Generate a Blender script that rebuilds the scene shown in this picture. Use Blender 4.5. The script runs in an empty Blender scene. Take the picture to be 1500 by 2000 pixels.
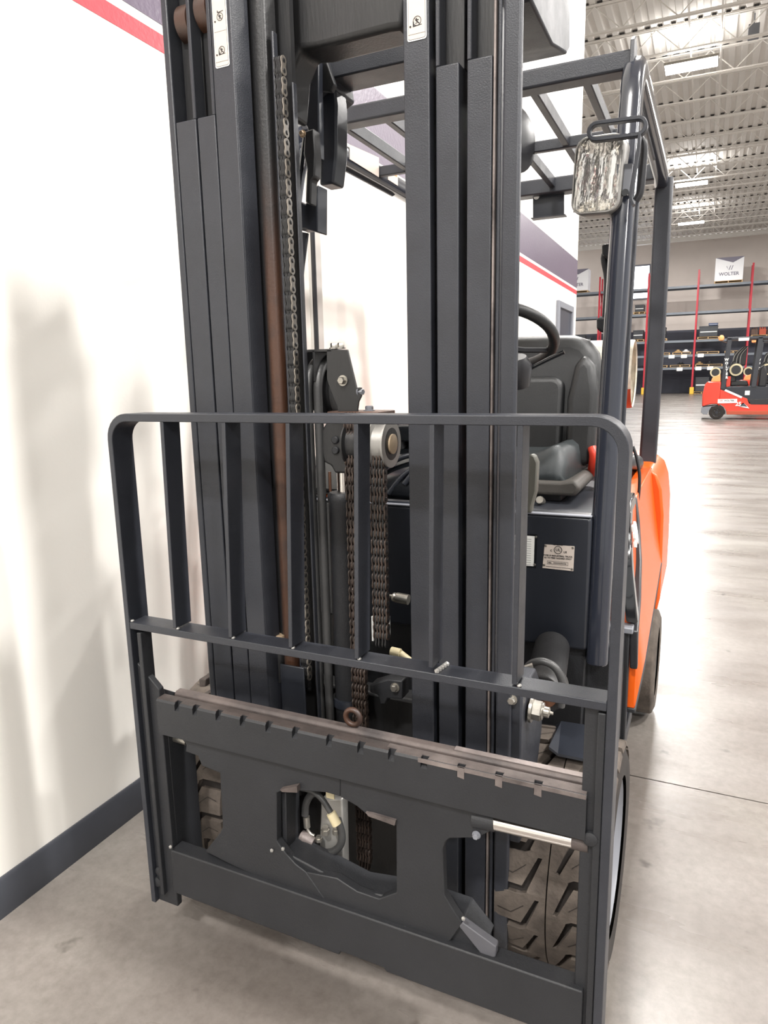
import bpy, bmesh, math, random
from mathutils import Vector, Matrix

# ---------------------------------------------------------------- camera, world, light
SC = bpy.context.scene
COL = SC.collection
PI = math.pi
random.seed(4)

cam_data = bpy.data.cameras.new('camera')
cam_data.sensor_fit = 'HORIZONTAL'
cam_data.sensor_width = 36.0
cam_data.lens = 36.0 * 1350.0 / 1500.0
cam_data.clip_start = 0.05
cam_data.clip_end = 300
cam = bpy.data.objects.new('camera', cam_data)
COL.objects.link(cam)
CAM_RIGHT = Vector((0.908616, 0.417171, -0.019630))
CAM_UP = Vector((-0.061982, 0.181183, 0.981494))
CAM_LOOK = Vector((-0.413007, 0.890585, -0.190483))
rot = Matrix((CAM_RIGHT, CAM_UP, -CAM_LOOK)).transposed()
cam.matrix_world = Matrix.Translation((0, 0, 1.35)) @ rot.to_4x4()
SC.camera = cam

world = bpy.data.worlds.new('world')
SC.world = world
world.use_nodes = True
world.node_tree.nodes['Background'].inputs['Color'].default_value = (1.0, 0.985, 0.965, 1)
world.node_tree.nodes['Background'].inputs['Strength'].default_value = 0.68

SC.view_settings.view_transform = 'Standard'
SC.view_settings.look = 'None'
SC.view_settings.gamma = 1.0
SC.view_settings.use_curve_mapping = False
SC.view_settings.exposure = 0.72

LAMP_W = 640.0     # watts of each high-bay fixture
CEIL = 9.7         # underside of the roof deck
LAMP_SPOTS = [(-0.95, 9.2), (-0.85, 20.6), (-1.08, 32.7), (-1.25, 40.9), (4.6, 1.6), (9.6, 1.8), (6.0, 15.6),  # outer lamp level with the truck is unseen, added to brighten right-hand faces
              (6.0, 29.0), (13.0, 9.0), (13.0, 24.0), (6.0, -8.0), (-0.9, -5.0)]

# ---------------------------------------------------------------- materials
MATS = {}
def lin(c):
    return tuple((v / 255.0 / 12.92) if v / 255.0 <= 0.04045 else ((v / 255.0 + 0.055) / 1.055) ** 2.4 for v in c)

def mat(name, rgb, rough=0.5, metal=0.0, var=0.0, vscale=6.0, bump=0.0, bscale=60.0, coat=0.0, spec=0.5,
        rgb2=None, rvar=0.0, stretch=None):
    m = bpy.data.materials.new(name)
    m.use_nodes = True
    nt = m.node_tree
    b = nt.nodes['Principled BSDF']
    c = lin(rgb)
    b.inputs['Base Color'].default_value = (*c, 1)
    b.inputs['Roughness'].default_value = rough
    b.inputs['Metallic'].default_value = metal
    b.inputs['Coat Weight'].default_value = coat
    b.inputs['Coat Roughness'].default_value = 0.08
    b.inputs['Specular IOR Level'].default_value = spec
    tc = nt.nodes.new('ShaderNodeTexCoord')
    mp = nt.nodes.new('ShaderNodeMapping')
    nt.links.new(tc.outputs['Object'], mp.inputs['Vector'])
    if stretch: mp.inputs['Scale'].default_value = stretch
    if var > 0 or rgb2 or rvar > 0:
        n = nt.nodes.new('ShaderNodeTexNoise')
        n.inputs['Scale'].default_value = vscale
        n.inputs['Detail'].default_value = 6
        n.inputs['Roughness'].default_value = 0.6
        nt.links.new(mp.outputs[0], n.inputs['Vector'])
        r = nt.nodes.new('ShaderNodeValToRGB')
        r.color_ramp.elements[0].position = 0.33
        r.color_ramp.elements[1].position = 0.67
        c2 = lin(rgb2) if rgb2 else tuple(min(1, v * (1 + var)) for v in c)
        r.color_ramp.elements[0].color = (*(v * (1 - var) for v in c), 1)
        r.color_ramp.elements[1].color = (*c2, 1)
        nt.links.new(n.outputs['Fac'], r.inputs['Fac'])
        nt.links.new(r.outputs['Color'], b.inputs['Base Color'])
        if rvar > 0:
            mr = nt.nodes.new('ShaderNodeMapRange')
            mr.inputs['From Min'].default_value = 0.35
            mr.inputs['From Max'].default_value = 0.65
            mr.inputs['To Min'].default_value = rough - rvar
            mr.inputs['To Max'].default_value = rough + rvar
            nt.links.new(n.outputs['Fac'], mr.inputs['Value'])
            nt.links.new(mr.outputs[0], b.inputs['Roughness'])
    if bump > 0:
        n2 = nt.nodes.new('ShaderNodeTexNoise')
        n2.inputs['Scale'].default_value = bscale
        n2.inputs['Detail'].default_value = 3
        nt.links.new(mp.outputs[0], n2.inputs['Vector'])
        bp = nt.nodes.new('ShaderNodeBump')
        bp.inputs['Strength'].default_value = bump
        bp.inputs['Distance'].default_value = 0.002
        nt.links.new(n2.outputs['Fac'], bp.inputs['Height'])
        nt.links.new(bp.outputs[0], b.inputs['Normal'])
    MATS[name] = m
    return m

def emit(name, rgb, strength):
    m = bpy.data.materials.new(name)
    m.use_nodes = True
    nt = m.node_tree
    b = nt.nodes['Principled BSDF']
    b.inputs['Base Color'].default_value = (0.8, 0.8, 0.8, 1)
    b.inputs['Emission Color'].default_value = (*lin(rgb), 1)
    b.inputs['Emission Strength'].default_value = strength
    MATS[name] = m
    return m

PAINT = mat('charcoal_paint', (43, 45, 51), 0.42, var=0.10, vscale=14, bump=0.25, bscale=420, rvar=0.05)
PAINT_D = mat('dark_carriage_paint', (33, 34, 37), 0.55, var=0.12, vscale=9, bump=0.3, bscale=300)
PAINT_S = mat('smooth_charcoal_panel', (36, 39, 46), 0.33, var=0.06, vscale=5, bump=0.1, bscale=500)
GREASE = mat('greasy_channel_steel', (33, 33, 34), 0.42, var=0.25, vscale=8, stretch=(1, 1, 0.12), bump=0.2, bscale=200)
RUST = mat('rusty_greased_steel', (62, 47, 41), 0.45, var=0.3, vscale=10, rgb2=(94, 61, 42), stretch=(1, 1, 0.15), bump=0.3, bscale=150)
def rust_streak():
    m = mat('greased_steel_with_rust_streak', (33, 33, 34), 0.45, bump=0.3, bscale=150)
    nt = m.node_tree; b = nt.nodes['Principled BSDF']
    tc = nt.nodes.new('ShaderNodeTexCoord'); sp = nt.nodes.new('ShaderNodeSeparateXYZ')
    nt.links.new(tc.outputs['Object'], sp.inputs[0])
    n = nt.nodes.new('ShaderNodeTexNoise'); n.inputs['Scale'].default_value = 14; n.inputs['Detail'].default_value = 6
    nt.links.new(tc.outputs['Object'], n.inputs['Vector'])
    def ramp(src, a, b_, lo=0.0, hi=1.0):
        r = nt.nodes.new('ShaderNodeMapRange'); r.interpolation_type = 'SMOOTHSTEP'
        r.inputs['From Min'].default_value = a; r.inputs['From Max'].default_value = b_
        r.inputs['To Min'].default_value = lo; r.inputs['To Max'].default_value = hi
        nt.links.new(src, r.inputs['Value']); return r.outputs[0]
    def mul(p, q):
        k = nt.nodes.new('ShaderNodeMath'); k.operation = 'MULTIPLY'
        nt.links.new(p, k.inputs[0]); nt.links.new(q, k.inputs[1]); return k.outputs[0]
    f = mul(mul(ramp(sp.outputs['X'], -0.869, -0.857), ramp(sp.outputs['Z'], 1.85, 1.45)), ramp(n.outputs['Fac'], 0.25, 0.55, 0.45, 1.0))
    mx = nt.nodes.new('ShaderNodeMix'); mx.data_type = 'RGBA'
    mx.inputs['A'].default_value = (*lin((33, 33, 34)), 1); mx.inputs['B'].default_value = (*lin((76, 50, 36)), 1)
    nt.links.new(f, mx.inputs['Factor']); nt.links.new(mx.outputs['Result'], b.inputs['Base Color'])
    return m
STREAK = rust_streak()
TRIML = mat('pale_trim_paint', (196, 192, 186), 0.5)
WORN = mat('worn_bare_steel', (92, 84, 82), 0.5, metal=0.35, var=0.3, vscale=9, rgb2=(140, 130, 126), bump=0.4, bscale=120)
WORN_D = mat('worn_dark_steel', (66, 60, 59), 0.55, metal=0.2, var=0.25, vscale=8, rgb2=(96, 86, 82), bump=0.4, bscale=120)
PAINT_G = mat('gloss_charcoal_post_paint', (38, 41, 50), 0.2, var=0.05, vscale=8, coat=0.4)
CHROME = mat('chrome', (215, 210, 205), 0.12, metal=1.0, rvar=0.05, vscale=20)
ZINC = mat('zinc_plated_steel', (166, 162, 154), 0.33, metal=0.85, var=0.15, vscale=30, bump=0.2)
SILVER = mat('pale_steel', (168, 166, 162), 0.42, metal=0.6, var=0.15, vscale=18)
CHAIN = mat('oiled_chain_steel', (126, 120, 112), 0.4, metal=0.4, var=0.2, vscale=30)
CHAIN_R = mat('rusty_chain_steel', (56, 48, 44), 0.4, metal=0.3, var=0.3, vscale=40, rgb2=(84, 70, 62))
CHAIN_D = mat('dark_chain_steel', (44, 34, 30), 0.5, metal=0.3)
RUBBER = mat('tire_rubber', (72, 64, 58), 0.85, var=0.12, vscale=20, bump=0.5, bscale=120, rgb2=(94, 85, 77))
RUBBER_D = mat('tire_groove_rubber', (38, 33, 30), 0.9, var=0.15, vscale=20)
HOSE = mat('black_hose', (58, 58, 58), 0.4, var=0.15, vscale=15, bump=0.2, bscale=300)
BLACK = mat('black_plastic', (34, 34, 37), 0.35, var=0.1, vscale=12, bump=0.15, bscale=500)
GLOSS = mat('glossy_black_plastic', (26, 28, 31), 0.12, coat=0.5)
VINYL = mat('black_vinyl', (29, 30, 31), 0.38, var=0.1, vscale=10, bump=0.35, bscale=600)
VINYL_G = mat('grey_vinyl', (50, 55, 57), 0.42, var=0.1, vscale=10, bump=0.35, bscale=600)
PAN = mat('grey_seat_pan', (76, 73, 69), 0.55, var=0.08, vscale=8, bump=0.2, bscale=300)
OLIVE = mat('grey_olive_plastic', (84, 83, 76), 0.5, var=0.1)
ORANGE = mat('orange_paint', (214, 86, 6), 0.34, coat=0.15, var=0.04, vscale=3)
REDO = mat('red_orange_paint', (208, 58, 38), 0.3, coat=0.4, var=0.06, vscale=2)
RED = mat('red_plastic', (205, 60, 40), 0.35)
CREAM = mat('cream_label', (206, 194, 184), 0.5)
CREAM_F = mat('cream_plastic', (196, 184, 150), 0.5)
WHITE = mat('white_label', (236, 236, 232), 0.5)
INK = mat('black_ink', (25, 25, 28), 0.6)
INK_R = mat('faded_red_ink', (190, 110, 100), 0.6)
SALMON = mat('orange_label_print', (232, 150, 90), 0.5)
TAN = mat('bronze_bushing', (188, 166, 138), 0.45, metal=0.2, var=0.2, vscale=30)
TANKM = mat('worn_painted_tank', (200, 192, 176), 0.55, var=0.2, vscale=25, rgb2=(222, 214, 198), bump=0.3, bscale=80)
TANKR = mat('rust_orange_paint', (196, 84, 48), 0.6, var=0.25, vscale=30, rgb2=(160, 70, 50))
REFLECT = mat('lamp_reflector', (250, 247, 242), 0.12, metal=1.0, bump=0.5, bscale=60)
DECKM = mat('matte_dark_deck', (30, 33, 40), 0.6, var=0.08)
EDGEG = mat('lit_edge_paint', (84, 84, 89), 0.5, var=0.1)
LINER = mat('lamp_housing_grey', (120, 122, 128), 0.4)

gl = bpy.data.materials.new('lamp_glass')
gl.use_nodes = True
g = gl.node_tree.nodes['Principled BSDF']
g.inputs['Base Color'].default_value = (1.0, 1.0, 0.99, 1)
g.inputs['Transmission Weight'].default_value = 1.0
g.inputs['Roughness'].default_value = 0.06
g.inputs['IOR'].default_value = 1.45
GLASS = gl

WALLW = mat('white_wall_paint', (243, 240, 233), 0.55, var=0.015, vscale=0.6, bump=0.12, bscale=90)
BAND = mat('grey_purple_wall_band', (100, 88, 106), 0.33, var=0.04, vscale=1.5, bump=0.5, bscale=70)
STRIPE = mat('red_wall_stripe', (216, 66, 76), 0.35, var=0.03, vscale=2, bump=0.4, bscale=70)
BASEB = mat('grey_rubber_baseboard', (60, 62, 68), 0.45, var=0.08, vscale=5)
FARW = mat('far_wall_paint', (226, 216, 208), 0.7, var=0.05, vscale=0.5)
FARD = mat('dark_wainscot_paint', (72, 74, 86), 0.6, var=0.08, vscale=0.4)
DECK = mat('white_roof_deck', (222, 219, 214), 0.6, var=0.05, vscale=0.3)
JOIST = mat('white_joist_paint', (226, 222, 216), 0.55, var=0.05, vscale=1)
GAPM = mat('flute_shade_and_joint_dark', (62, 60, 60), 0.8)  # painted shade for the deck flutes; also the dark base in floor joints
RACKR = mat('red_rack_steel', (176, 34, 50), 0.45)
RACKG = mat('grey_rack_beam', (112, 118, 126), 0.45, var=0.1, vscale=2)
WOOD = mat('pallet_wood', (192, 160, 116), 0.7, var=0.2, vscale=3)
CARTON = mat('white_carton', (232, 232, 234), 0.6)
CARTON_G = mat('grey_carton_print', (116, 112, 126), 0.6)
BATT = mat('dark_battery_case', (50, 52, 56), 0.45, var=0.2, vscale=3)
BATTB = mat('blue_battery_case', (56, 70, 104), 0.45)
YELLOW = mat('yellow_post_guard', (226, 180, 60), 0.5)
LEDM = emit('led_panel', (255, 252, 248), 14.0)
WINM = emit('daylit_window', (238, 244, 255), 3.2)
DOORD = mat('dark_door', (60, 64, 76), 0.3)
DOORF = mat('grey_door_frame', (128, 130, 138), 0.45)

# polished concrete: mottled base colour, stains, uneven gloss
def concrete():
    m = bpy.data.materials.new('polished_concrete')
    m.use_nodes = True
    nt = m.node_tree
    b = nt.nodes['Principled BSDF']
    tc = nt.nodes.new('ShaderNodeTexCoord')
    def noise(scale, detail=6, rough=0.6, stretch=None):
        n = nt.nodes.new('ShaderNodeTexNoise')
        n.inputs['Scale'].default_value = scale
        n.inputs['Detail'].default_value = detail
        n.inputs['Roughness'].default_value = rough
        if stretch:
            mp = nt.nodes.new('ShaderNodeMapping')
            mp.inputs['Scale'].default_value = stretch
            nt.links.new(tc.outputs['Object'], mp.inputs['Vector'])
            nt.links.new(mp.outputs[0], n.inputs['Vector'])
        else:
            nt.links.new(tc.outputs['Object'], n.inputs['Vector'])
        return n
    def ramp(node, stops):
        r = nt.nodes.new('ShaderNodeValToRGB')
        els = r.color_ramp.elements
        while len(els) < len(stops): els.new(0.5)
        for e, (p, c) in zip(els, stops):
            e.position = p
            e.color = (*lin(c), 1)
        nt.links.new(node.outputs['Fac'], r.inputs['Fac'])
        return r
    base = ramp(noise(1.3), [(0.3, (98, 91, 86)), (0.5, (114, 108, 103)), (0.72, (128, 124, 118))])
    fine = ramp(noise(38, 8, 0.7), [(0.3, (196, 194, 190)), (0.62, (255, 255, 255))])
    spots = ramp(noise(9.5, 3, 0.5), [(0.22, (120, 112, 106)), (0.33, (255, 255, 255))])
    mix = nt.nodes.new('ShaderNodeMix'); mix.data_type = 'RGBA'; mix.blend_type = 'MULTIPLY'
    mix.inputs['Factor'].default_value = 0.55
    nt.links.new(base.outputs[0], mix.inputs['A']); nt.links.new(fine.outputs[0], mix.inputs['B'])
    mix2 = nt.nodes.new('ShaderNodeMix'); mix2.data_type = 'RGBA'; mix2.blend_type = 'MULTIPLY'
    mix2.inputs['Factor'].default_value = 0.8
    nt.links.new(mix.outputs['Result'], mix2.inputs['A']); nt.links.new(spots.outputs[0], mix2.inputs['B'])
    nt.links.new(mix2.outputs['Result'], b.inputs['Base Color'])
    rn = noise(1.6, 5, 0.65, (0.35, 1.6, 1))
    mr = nt.nodes.new('ShaderNodeMapRange')
    mr.inputs['From Min'].default_value = 0.3; mr.inputs['From Max'].default_value = 0.7
    mr.inputs['To Min'].default_value = 0.20; mr.inputs['To Max'].default_value = 0.44
    nt.links.new(rn.outputs['Fac'], mr.inputs['Value'])
    nt.links.new(mr.outputs[0], b.inputs['Roughness'])
    bn = noise(3.0, 4, 0.5, (0.5, 1.5, 1))
    bp = nt.nodes.new('ShaderNodeBump')
    bp.inputs['Strength'].default_value = 0.12; bp.inputs['Distance'].default_value = 0.01
    nt.links.new(bn.outputs['Fac'], bp.inputs['Height'])
    nt.links.new(bp.outputs[0], b.inputs['Normal'])
    b.inputs['Specular IOR Level'].default_value = 0.6
    return m
CONC = concrete()

# ---------------------------------------------------------------- mesh helpers
def finish(name, bm, m, parent=None, smooth=40, bevel=0.0, loc=None, segs=2):
    me = bpy.data.meshes.new(name)
    bmesh.ops.recalc_face_normals(bm, faces=bm.faces)
    bm.to_mesh(me)
    bm.free()
    if isinstance(m, (list, tuple)):
        for q in m: me.materials.append(q)
    else:
        me.materials.append(m)
    if smooth:
        me.polygons.foreach_set('use_smooth', [True] * len(me.polygons))
        me.set_sharp_from_angle(angle=math.radians(smooth))
    o = bpy.data.objects.new(name, me)
    COL.objects.link(o)
    if parent is not None: o.parent = parent
    if loc is not None: o.location = loc
    if bevel > 0:
        md = o.modifiers.new('bevel', 'BEVEL')
        md.width = bevel; md.segments = segs; md.limit_method = 'ANGLE'; md.angle_limit = math.radians(35)
        md.harden_normals = False
    return o

def BM(): return bmesh.new()

def abox(bm, x0, x1, y0, y1, z0, z1, mi=0):
    vs = [bm.verts.new((x, y, z)) for x in (x0, x1) for y in (y0, y1) for z in (z0, z1)]
    for q in ((0, 1, 3, 2), (4, 6, 7, 5), (0, 4, 5, 1), (2, 3, 7, 6), (0, 2, 6, 4), (1, 5, 7, 3)):
        f = bm.faces.new([vs[i] for i in q]); f.material_index = mi
    return vs

def prism(bm, poly, axis, a, b, mi=0):
    """poly in the other two axes: Y -> (x,z), X -> (y,z), Z -> (x,y)"""
    def P(p, t):
        if axis == 'Y': return (p[0], t, p[1])
        if axis == 'X': return (t, p[0], p[1])
        return (p[0], p[1], t)
    A = [bm.verts.new(P(p, a)) for p in poly]
    B = [bm.verts.new(P(p, b)) for p in poly]
    n = len(poly)
    fs = [bm.faces.new(A), bm.faces.new(B[::-1])]
    for i in range(n):
        fs.append(bm.faces.new((A[i], B[i], B[(i + 1) % n], A[(i + 1) % n])))
    for f in fs: f.material_index = mi
    return A, B

def frame(d):
    d = d.normalized()
    u = Vector((0, 0, 1)) if abs(d.z) < 0.9 else Vector((1, 0, 0))
    s = d.cross(u).normalized()
    return s, s.cross(d).normalized()

def sweep(bm, pts, prof, closed=False, cap=True, ref=None, mi=0):
    """sweep a 2-D profile [(a,b)] along points; ref fixes the side vector"""
    pts = [Vector(p) for p in pts]
    n = len(pts); rings = []
    prev = None
    for i, p in enumerate(pts):
        if closed: d = (pts[(i + 1) % n] - pts[i - 1])
        elif i == 0: d = pts[1] - pts[0]
        elif i == n - 1: d = pts[-1] - pts[-2]
        else: d = (pts[i + 1] - p).normalized() + (p - pts[i - 1]).normalized()
        d.normalize()
        if ref is not None:
            s = Vector(ref); s = (s - d * s.dot(d)).normalized()
        elif prev is None: s = frame(d)[0]
        else: s = (prev - d * prev.dot(d)).normalized()
        prev = s
        t = s.cross(d).normalized()
        k = 1.0
        if 0 < i < n - 1 and not closed and len(prof) <= 8 and ref is not None:
            c = d.dot((pts[i + 1] - p).normalized())
            k = 1.0 / max(c, 0.5)
        rings.append([bm.verts.new(p + s * a + t * b * k) for a, b in prof])
    m = len(prof)
    rr = range(n if closed else n - 1)
    for i in rr:
        A, B = rings[i], rings[(i + 1) % n]
        for j in range(m):
            f = bm.faces.new((A[j], A[(j + 1) % m], B[(j + 1) % m], B[j])); f.material_index = mi
    if cap and not closed:
        bm.faces.new(rings[0][::-1]).material_index = mi
        bm.faces.new(rings[-1]).material_index = mi
    return rings

def circ(r, n=12, r2=None):
    r2 = r2 or r
    return [(r * math.cos(2 * PI * i / n), r2 * math.sin(2 * PI * i / n)) for i in range(n)]

def rect(a, b, c=0.0):
    if c <= 0: return [(-a, -b), (a, -b), (a, b), (-a, b)]
    return [(-a + c, -b), (a - c, -b), (a, -b + c), (a, b - c), (a - c, b), (-a + c, b), (-a, b - c), (-a, -b + c)]

def tube(bm, pts, r, n=12, mi=0, **k): return sweep(bm, pts, circ(r, n), mi=mi, **k)

def smooth_path(pts, sub=6):
    pts = [Vector(p) for p in pts]
    out = []
    for i in range(len(pts) - 1):
        p0 = pts[max(i - 1, 0)]; p1 = pts[i]; p2 = pts[i + 1]; p3 = pts[min(i + 2, len(pts) - 1)]
        for k in range(sub):
            t = k / sub
            out.append(0.5 * ((2 * p1) + (p2 - p0) * t + (2 * p0 - 5 * p1 + 4 * p2 - p3) * t * t + (3 * p1 - p0 - 3 * p2 + p3) * t ** 3))
    out.append(pts[-1])
    return out

def lathe(bm, c, axis, prof, n=24, mi=0, caps=True):
    """prof: [(t along axis, radius)]"""
    c = Vector(c); ax = Vector(axis).normalized(); s, u = frame(ax)
    rings = []
    for t, r in prof:
        rings.append([bm.verts.new(c + ax * t + (s * math.cos(2 * PI * i / n) + u * math.sin(2 * PI * i / n)) * max(r, 1e-4)) for i in range(n)])
    for A, B in zip(rings, rings[1:]):
        for j in range(n):
            f = bm.faces.new((A[j], A[(j + 1) % n], B[(j + 1) % n], B[j])); f.material_index = mi
    if caps:
        bm.faces.new(rings[0][::-1]).material_index = mi
        bm.faces.new(rings[-1]).material_index = mi

def cyl(bm, a, b, r, n=16, mi=0):
    a = Vector(a); b = Vector(b)
    lathe(bm, a, b - a, [(0, r), ((b - a).length, r)], n, mi)

def arc(cx, cy, r, a0, a1, n=6):
    return [(cx + r * math.cos(math.radians(a0 + (a1 - a0) * i / n)), cy + r * math.sin(math.radians(a0 + (a1 - a0) * i / n))) for i in range(n + 1)]

def rrect(x0, x1, y0, y1, r, n=4):
    return arc(x1 - r, y0 + r, r, -90, 0, n) + arc(x1 - r, y1 - r, r, 0, 90, n) + arc(x0 + r, y1 - r, r, 90, 180, n) + arc(x0 + r, y0 + r, r, 180, 270, n)

def hexbolt(bm, c, axis, r, h, washer=True, mi=0):
    if washer: lathe(bm, c, axis, [(0, r * 1.35), (h * 0.25, r * 1.35)], 16, mi)
    lathe(bm, Vector(c) + Vector(axis).normalized() * (h * 0.25 if washer else 0), axis, [(0, r), (h * 0.75, r), (h * 0.9, r * 0.82)], 6, mi)

def box(name, m, parent, x0, x1, y0, y1, z0, z1, bevel=0.0, **k):
    bm = BM(); abox(bm, min(x0, x1), max(x0, x1), min(y0, y1), max(y0, y1), min(z0, z1), max(z0, z1))
    return finish(name, bm, m, parent, bevel=bevel, **k)

def plate(name, m, parent, poly, axis, a, b, bevel=0.0, **k):
    bm = BM(); prism(bm, poly, axis, a, b)
    return finish(name, bm, m, parent, bevel=bevel, **k)

def text_bm(bm, s, origin, xdir, ydir, size, depth=0.0006, mi=0, align='CENTER', bold=0.0):
    cu = bpy.data.curves.new('t', 'FONT')
    cu.body = s; cu.size = size; cu.extrude = depth / 2; cu.align_x = align; cu.align_y = 'CENTER'
    cu.resolution_u = 2; cu.offset = bold
    o = bpy.data.objects.new('t', cu); COL.objects.link(o)
    bpy.context.view_layer.update()
    me = o.to_mesh()
    X = Vector(xdir).normalized(); Y = Vector(ydir).normalized(); Z = X.cross(Y)
    O = Vector(origin)
    vs = [bm.verts.new(O + X * v.co.x + Y * v.co.y + Z * v.co.z) for v in me.vertices]
    for p in me.polygons:
        try: bm.faces.new([vs[i] for i in p.vertices]).material_index = mi
        except ValueError: pass
    o.to_mesh_clear()
    bpy.data.objects.remove(o); bpy.data.curves.remove(cu)

def empty(name, loc, label=None, cat=None, group=None, parent=None):
    o = bpy.data.objects.new(name, None)
    COL.objects.link(o)
    o.empty_display_size = 0.1
    if parent is not None: o.parent = parent
    else: o.location = loc
    if label: o['label'] = label
    if cat: o['category'] = cat
    if group: o['group'] = group
    return o

def rooted(root):
    """children are built in world coordinates; keep them in place under a root that stands at its base"""
    bpy.context.view_layer.update()
    inv = root.matrix_world.inverted()
    for ch in root.children:
        ch.matrix_parent_inverse = inv

def tag(o, label=None, cat=None, group=None, kind=None):
    if label: o['label'] = label
    if cat: o['category'] = cat
    if group: o['group'] = group
    if kind: o['kind'] = kind
    return o

def struct(o): o['kind'] = 'structure'; return o

def dup(root, delta=(0, 0, 0), label=None, group=None):
    r = root.copy(); COL.objects.link(r)
    r.location = root.location + Vector(delta)
    if label: r['label'] = label
    if group: r['group'] = group
    for ch in list(root.children):
        c = ch.copy(); COL.objects.link(c); c.parent = r
        for g in list(ch.children):
            d = g.copy(); COL.objects.link(d); d.parent = c
    return r

# ---------------------------------------------------------------- the setting
WX = -1.577            # face of the wall beside the truck
WEND = 9.35            # its far corner
X0, X1, Y0, Y1 = -22.0, 24.0, -9.0, 50.0

# floor slabs, with real saw-cut joints between them
fl = BM(); abox(fl, X0, X1, Y0, Y1, -0.30, -0.012)
floor = struct(finish('floor', fl, MATS['flute_shade_and_joint_dark'], smooth=0))
ys = [-9.0, -5.845, -1.776, 2.293, 6.362, 10.431, 14.5, 18.57, 22.64, 26.7, 30.8, 34.9, 38.9, 43.0, 50.0]
for ya, yb in zip(ys, ys[1:]):
    for xa, xb in ((X0, -9.6), (-9.6, 8.2), (8.2, X1)):
        box('slab', CONC, floor, xa + 0.0025, xb - 0.0025, ya + 0.003, yb - 0.003, -0.012, 0.0, smooth=0)

# wall on the left: office block with painted stripes
wl = BM(); abox(wl, WX - 0.14, WX, Y0, WEND, 0.0, CEIL)
wall_left = struct(finish('wall_left', wl, WALLW, smooth=0))
box('red_stripe', STRIPE, wall_left, WX, WX + 0.0012, Y0, WEND, 2.340, 2.390, smooth=0)
box('wall_band', BAND, wall_left, WX, WX + 0.0012, Y0, WEND, 2.418, 2.752, smooth=0)
wb = BM(); abox(wb, -9.0, WX - 0.14, WEND - 0.14, WEND, 0.0, CEIL)
struct(finish('wall_office_end', wb, WALLW, smooth=0))
bb = BM(); prism(bb, [(WX, 0), (WX + 0.012, 0), (WX + 0.010, 0.098), (WX + 0.004, 0.106), (WX, 0.106)], 'Y', Y0, 8.02)
prism(bb, [(WX, 0), (WX + 0.012, 0), (WX + 0.010, 0.098), (WX + 0.004, 0.106), (WX, 0.106)], 'Y', 9.05, WEND)
struct(finish('baseboard_left', bb, BASEB))
# door in the office block
dr = struct(empty('door_1', (WX, 8.5, 0)))
dr['kind'] = 'structure'
def dchild(name, m, *a, **k): return box(name, m, dr, *a, **k)
for a in ((8.06, 8.14), (8.92, 9.0)):
    dchild('door_jamb', DOORF, WX, WX + 0.035, a[0], a[1], 0, 2.16, bevel=0.004)
dchild('door_head', DOORF, WX, WX + 0.035, 8.14, 8.92, 2.09, 2.16, bevel=0.004)
dchild('door_leaf', DOORD, WX, WX + 0.012, 8.14, 8.92, 0.005, 2.09)
dchild('door_handle', ZINC, WX + 0.012, WX + 0.05, 8.2, 8.23, 0.98, 1.12, bevel=0.004)
rooted(dr)
# pale vertical trim with a conduit beside it, on the wall behind the mast
struct(box('trim_1', TRIML, None, WX, WX + 0.02, *sorted(((-1.577, 2.684, 1.740)[1], (-1.577, 2.763, 1.749)[1])), 0.106, 2.33, bevel=0.003))
bm = BM(); ty = (-1.577, 2.693, 1.741)[1]
cyl(bm, (WX + 0.02, ty, 0.11), (WX + 0.02, ty, 2.33), 0.011, 10)
struct(finish('trim_2', bm, BLACK))

# far wall: light above, dark wainscot, a daylit window
fw = BM(); abox(fw, X0, X1, Y1, Y1 + 0.2, 4.0, CEIL)
struct(finish('wall_far', fw, FARW, smooth=0))
fw = BM(); abox(fw, X0, X1, Y1 - 0.02, Y1 + 0.2, 0.0, 4.0)
struct(finish('trim_3', fw, FARD, smooth=0))
win = struct(empty('window_1', (-4.6, Y1, 6.1))); win['kind'] = 'structure'
box('window_pane', WINM, win, -5.35, -3.85, Y1 - 0.03, Y1 - 0.01, 6.15, 8.15, smooth=0)
for a in ((-5.45, -5.35, 6.05, 8.25), (-3.85, -3.75, 6.05, 8.25), (-5.35, -3.85, 8.15, 8.25), (-5.35, -3.85, 6.05, 6.15)):
    box('window_frame', DOORF, win, a[0], a[1], Y1 - 0.08, Y1, a[2], a[3], smooth=0)
rooted(win)

# roof deck with real flutes, joists, joist girders
def deck():
    bm = BM()
    pitch = 0.30; x = -9.0; prof = []
    while x < 18.0:
        prof += [(x, CEIL), (x + 0.13, CEIL), (x + 0.155, CEIL + 0.05), (x + 0.275, CEIL + 0.05)]
        x += pitch
    A = [bm.verts.new((a, Y0, z)) for a, z in prof]; B = [bm.verts.new((a, Y1, z)) for a, z in prof]
    for i in range(len(prof) - 1): bm.faces.new((A[i], A[i + 1], B[i + 1], B[i]))
    return bm
ceiling = struct(finish('ceiling', deck(), DECK, smooth=0))
jb = BM()
jz = CEIL - 0.01
for side in (-0.045, 0.045):
    abox(jb, -9, 18, side - 0.018, side + 0.018, jz - 0.04, jz)
    abox(jb, -9, 18, side - 0.018, side + 0.018, jz - 0.62, jz - 0.585)
x = -9.0
while x < 18:
    cyl(jb, (x, 0, jz - 0.03), (x + 0.61, 0, jz - 0.6), 0.014, 5)
    cyl(jb, (x + 0.61, 0, jz - 0.6), (x + 1.22, 0, jz - 0.03), 0.014, 5)
    x += 1.22
yj = 20.19 - 1.83 * 8
joist0 = finish('joist', jb, JOIST, ceiling)
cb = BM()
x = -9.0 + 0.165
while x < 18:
    abox(cb, x, x + 0.10, -0.05, 0.05, CEIL + 0.0, CEIL + 0.046); x += 0.30
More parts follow.
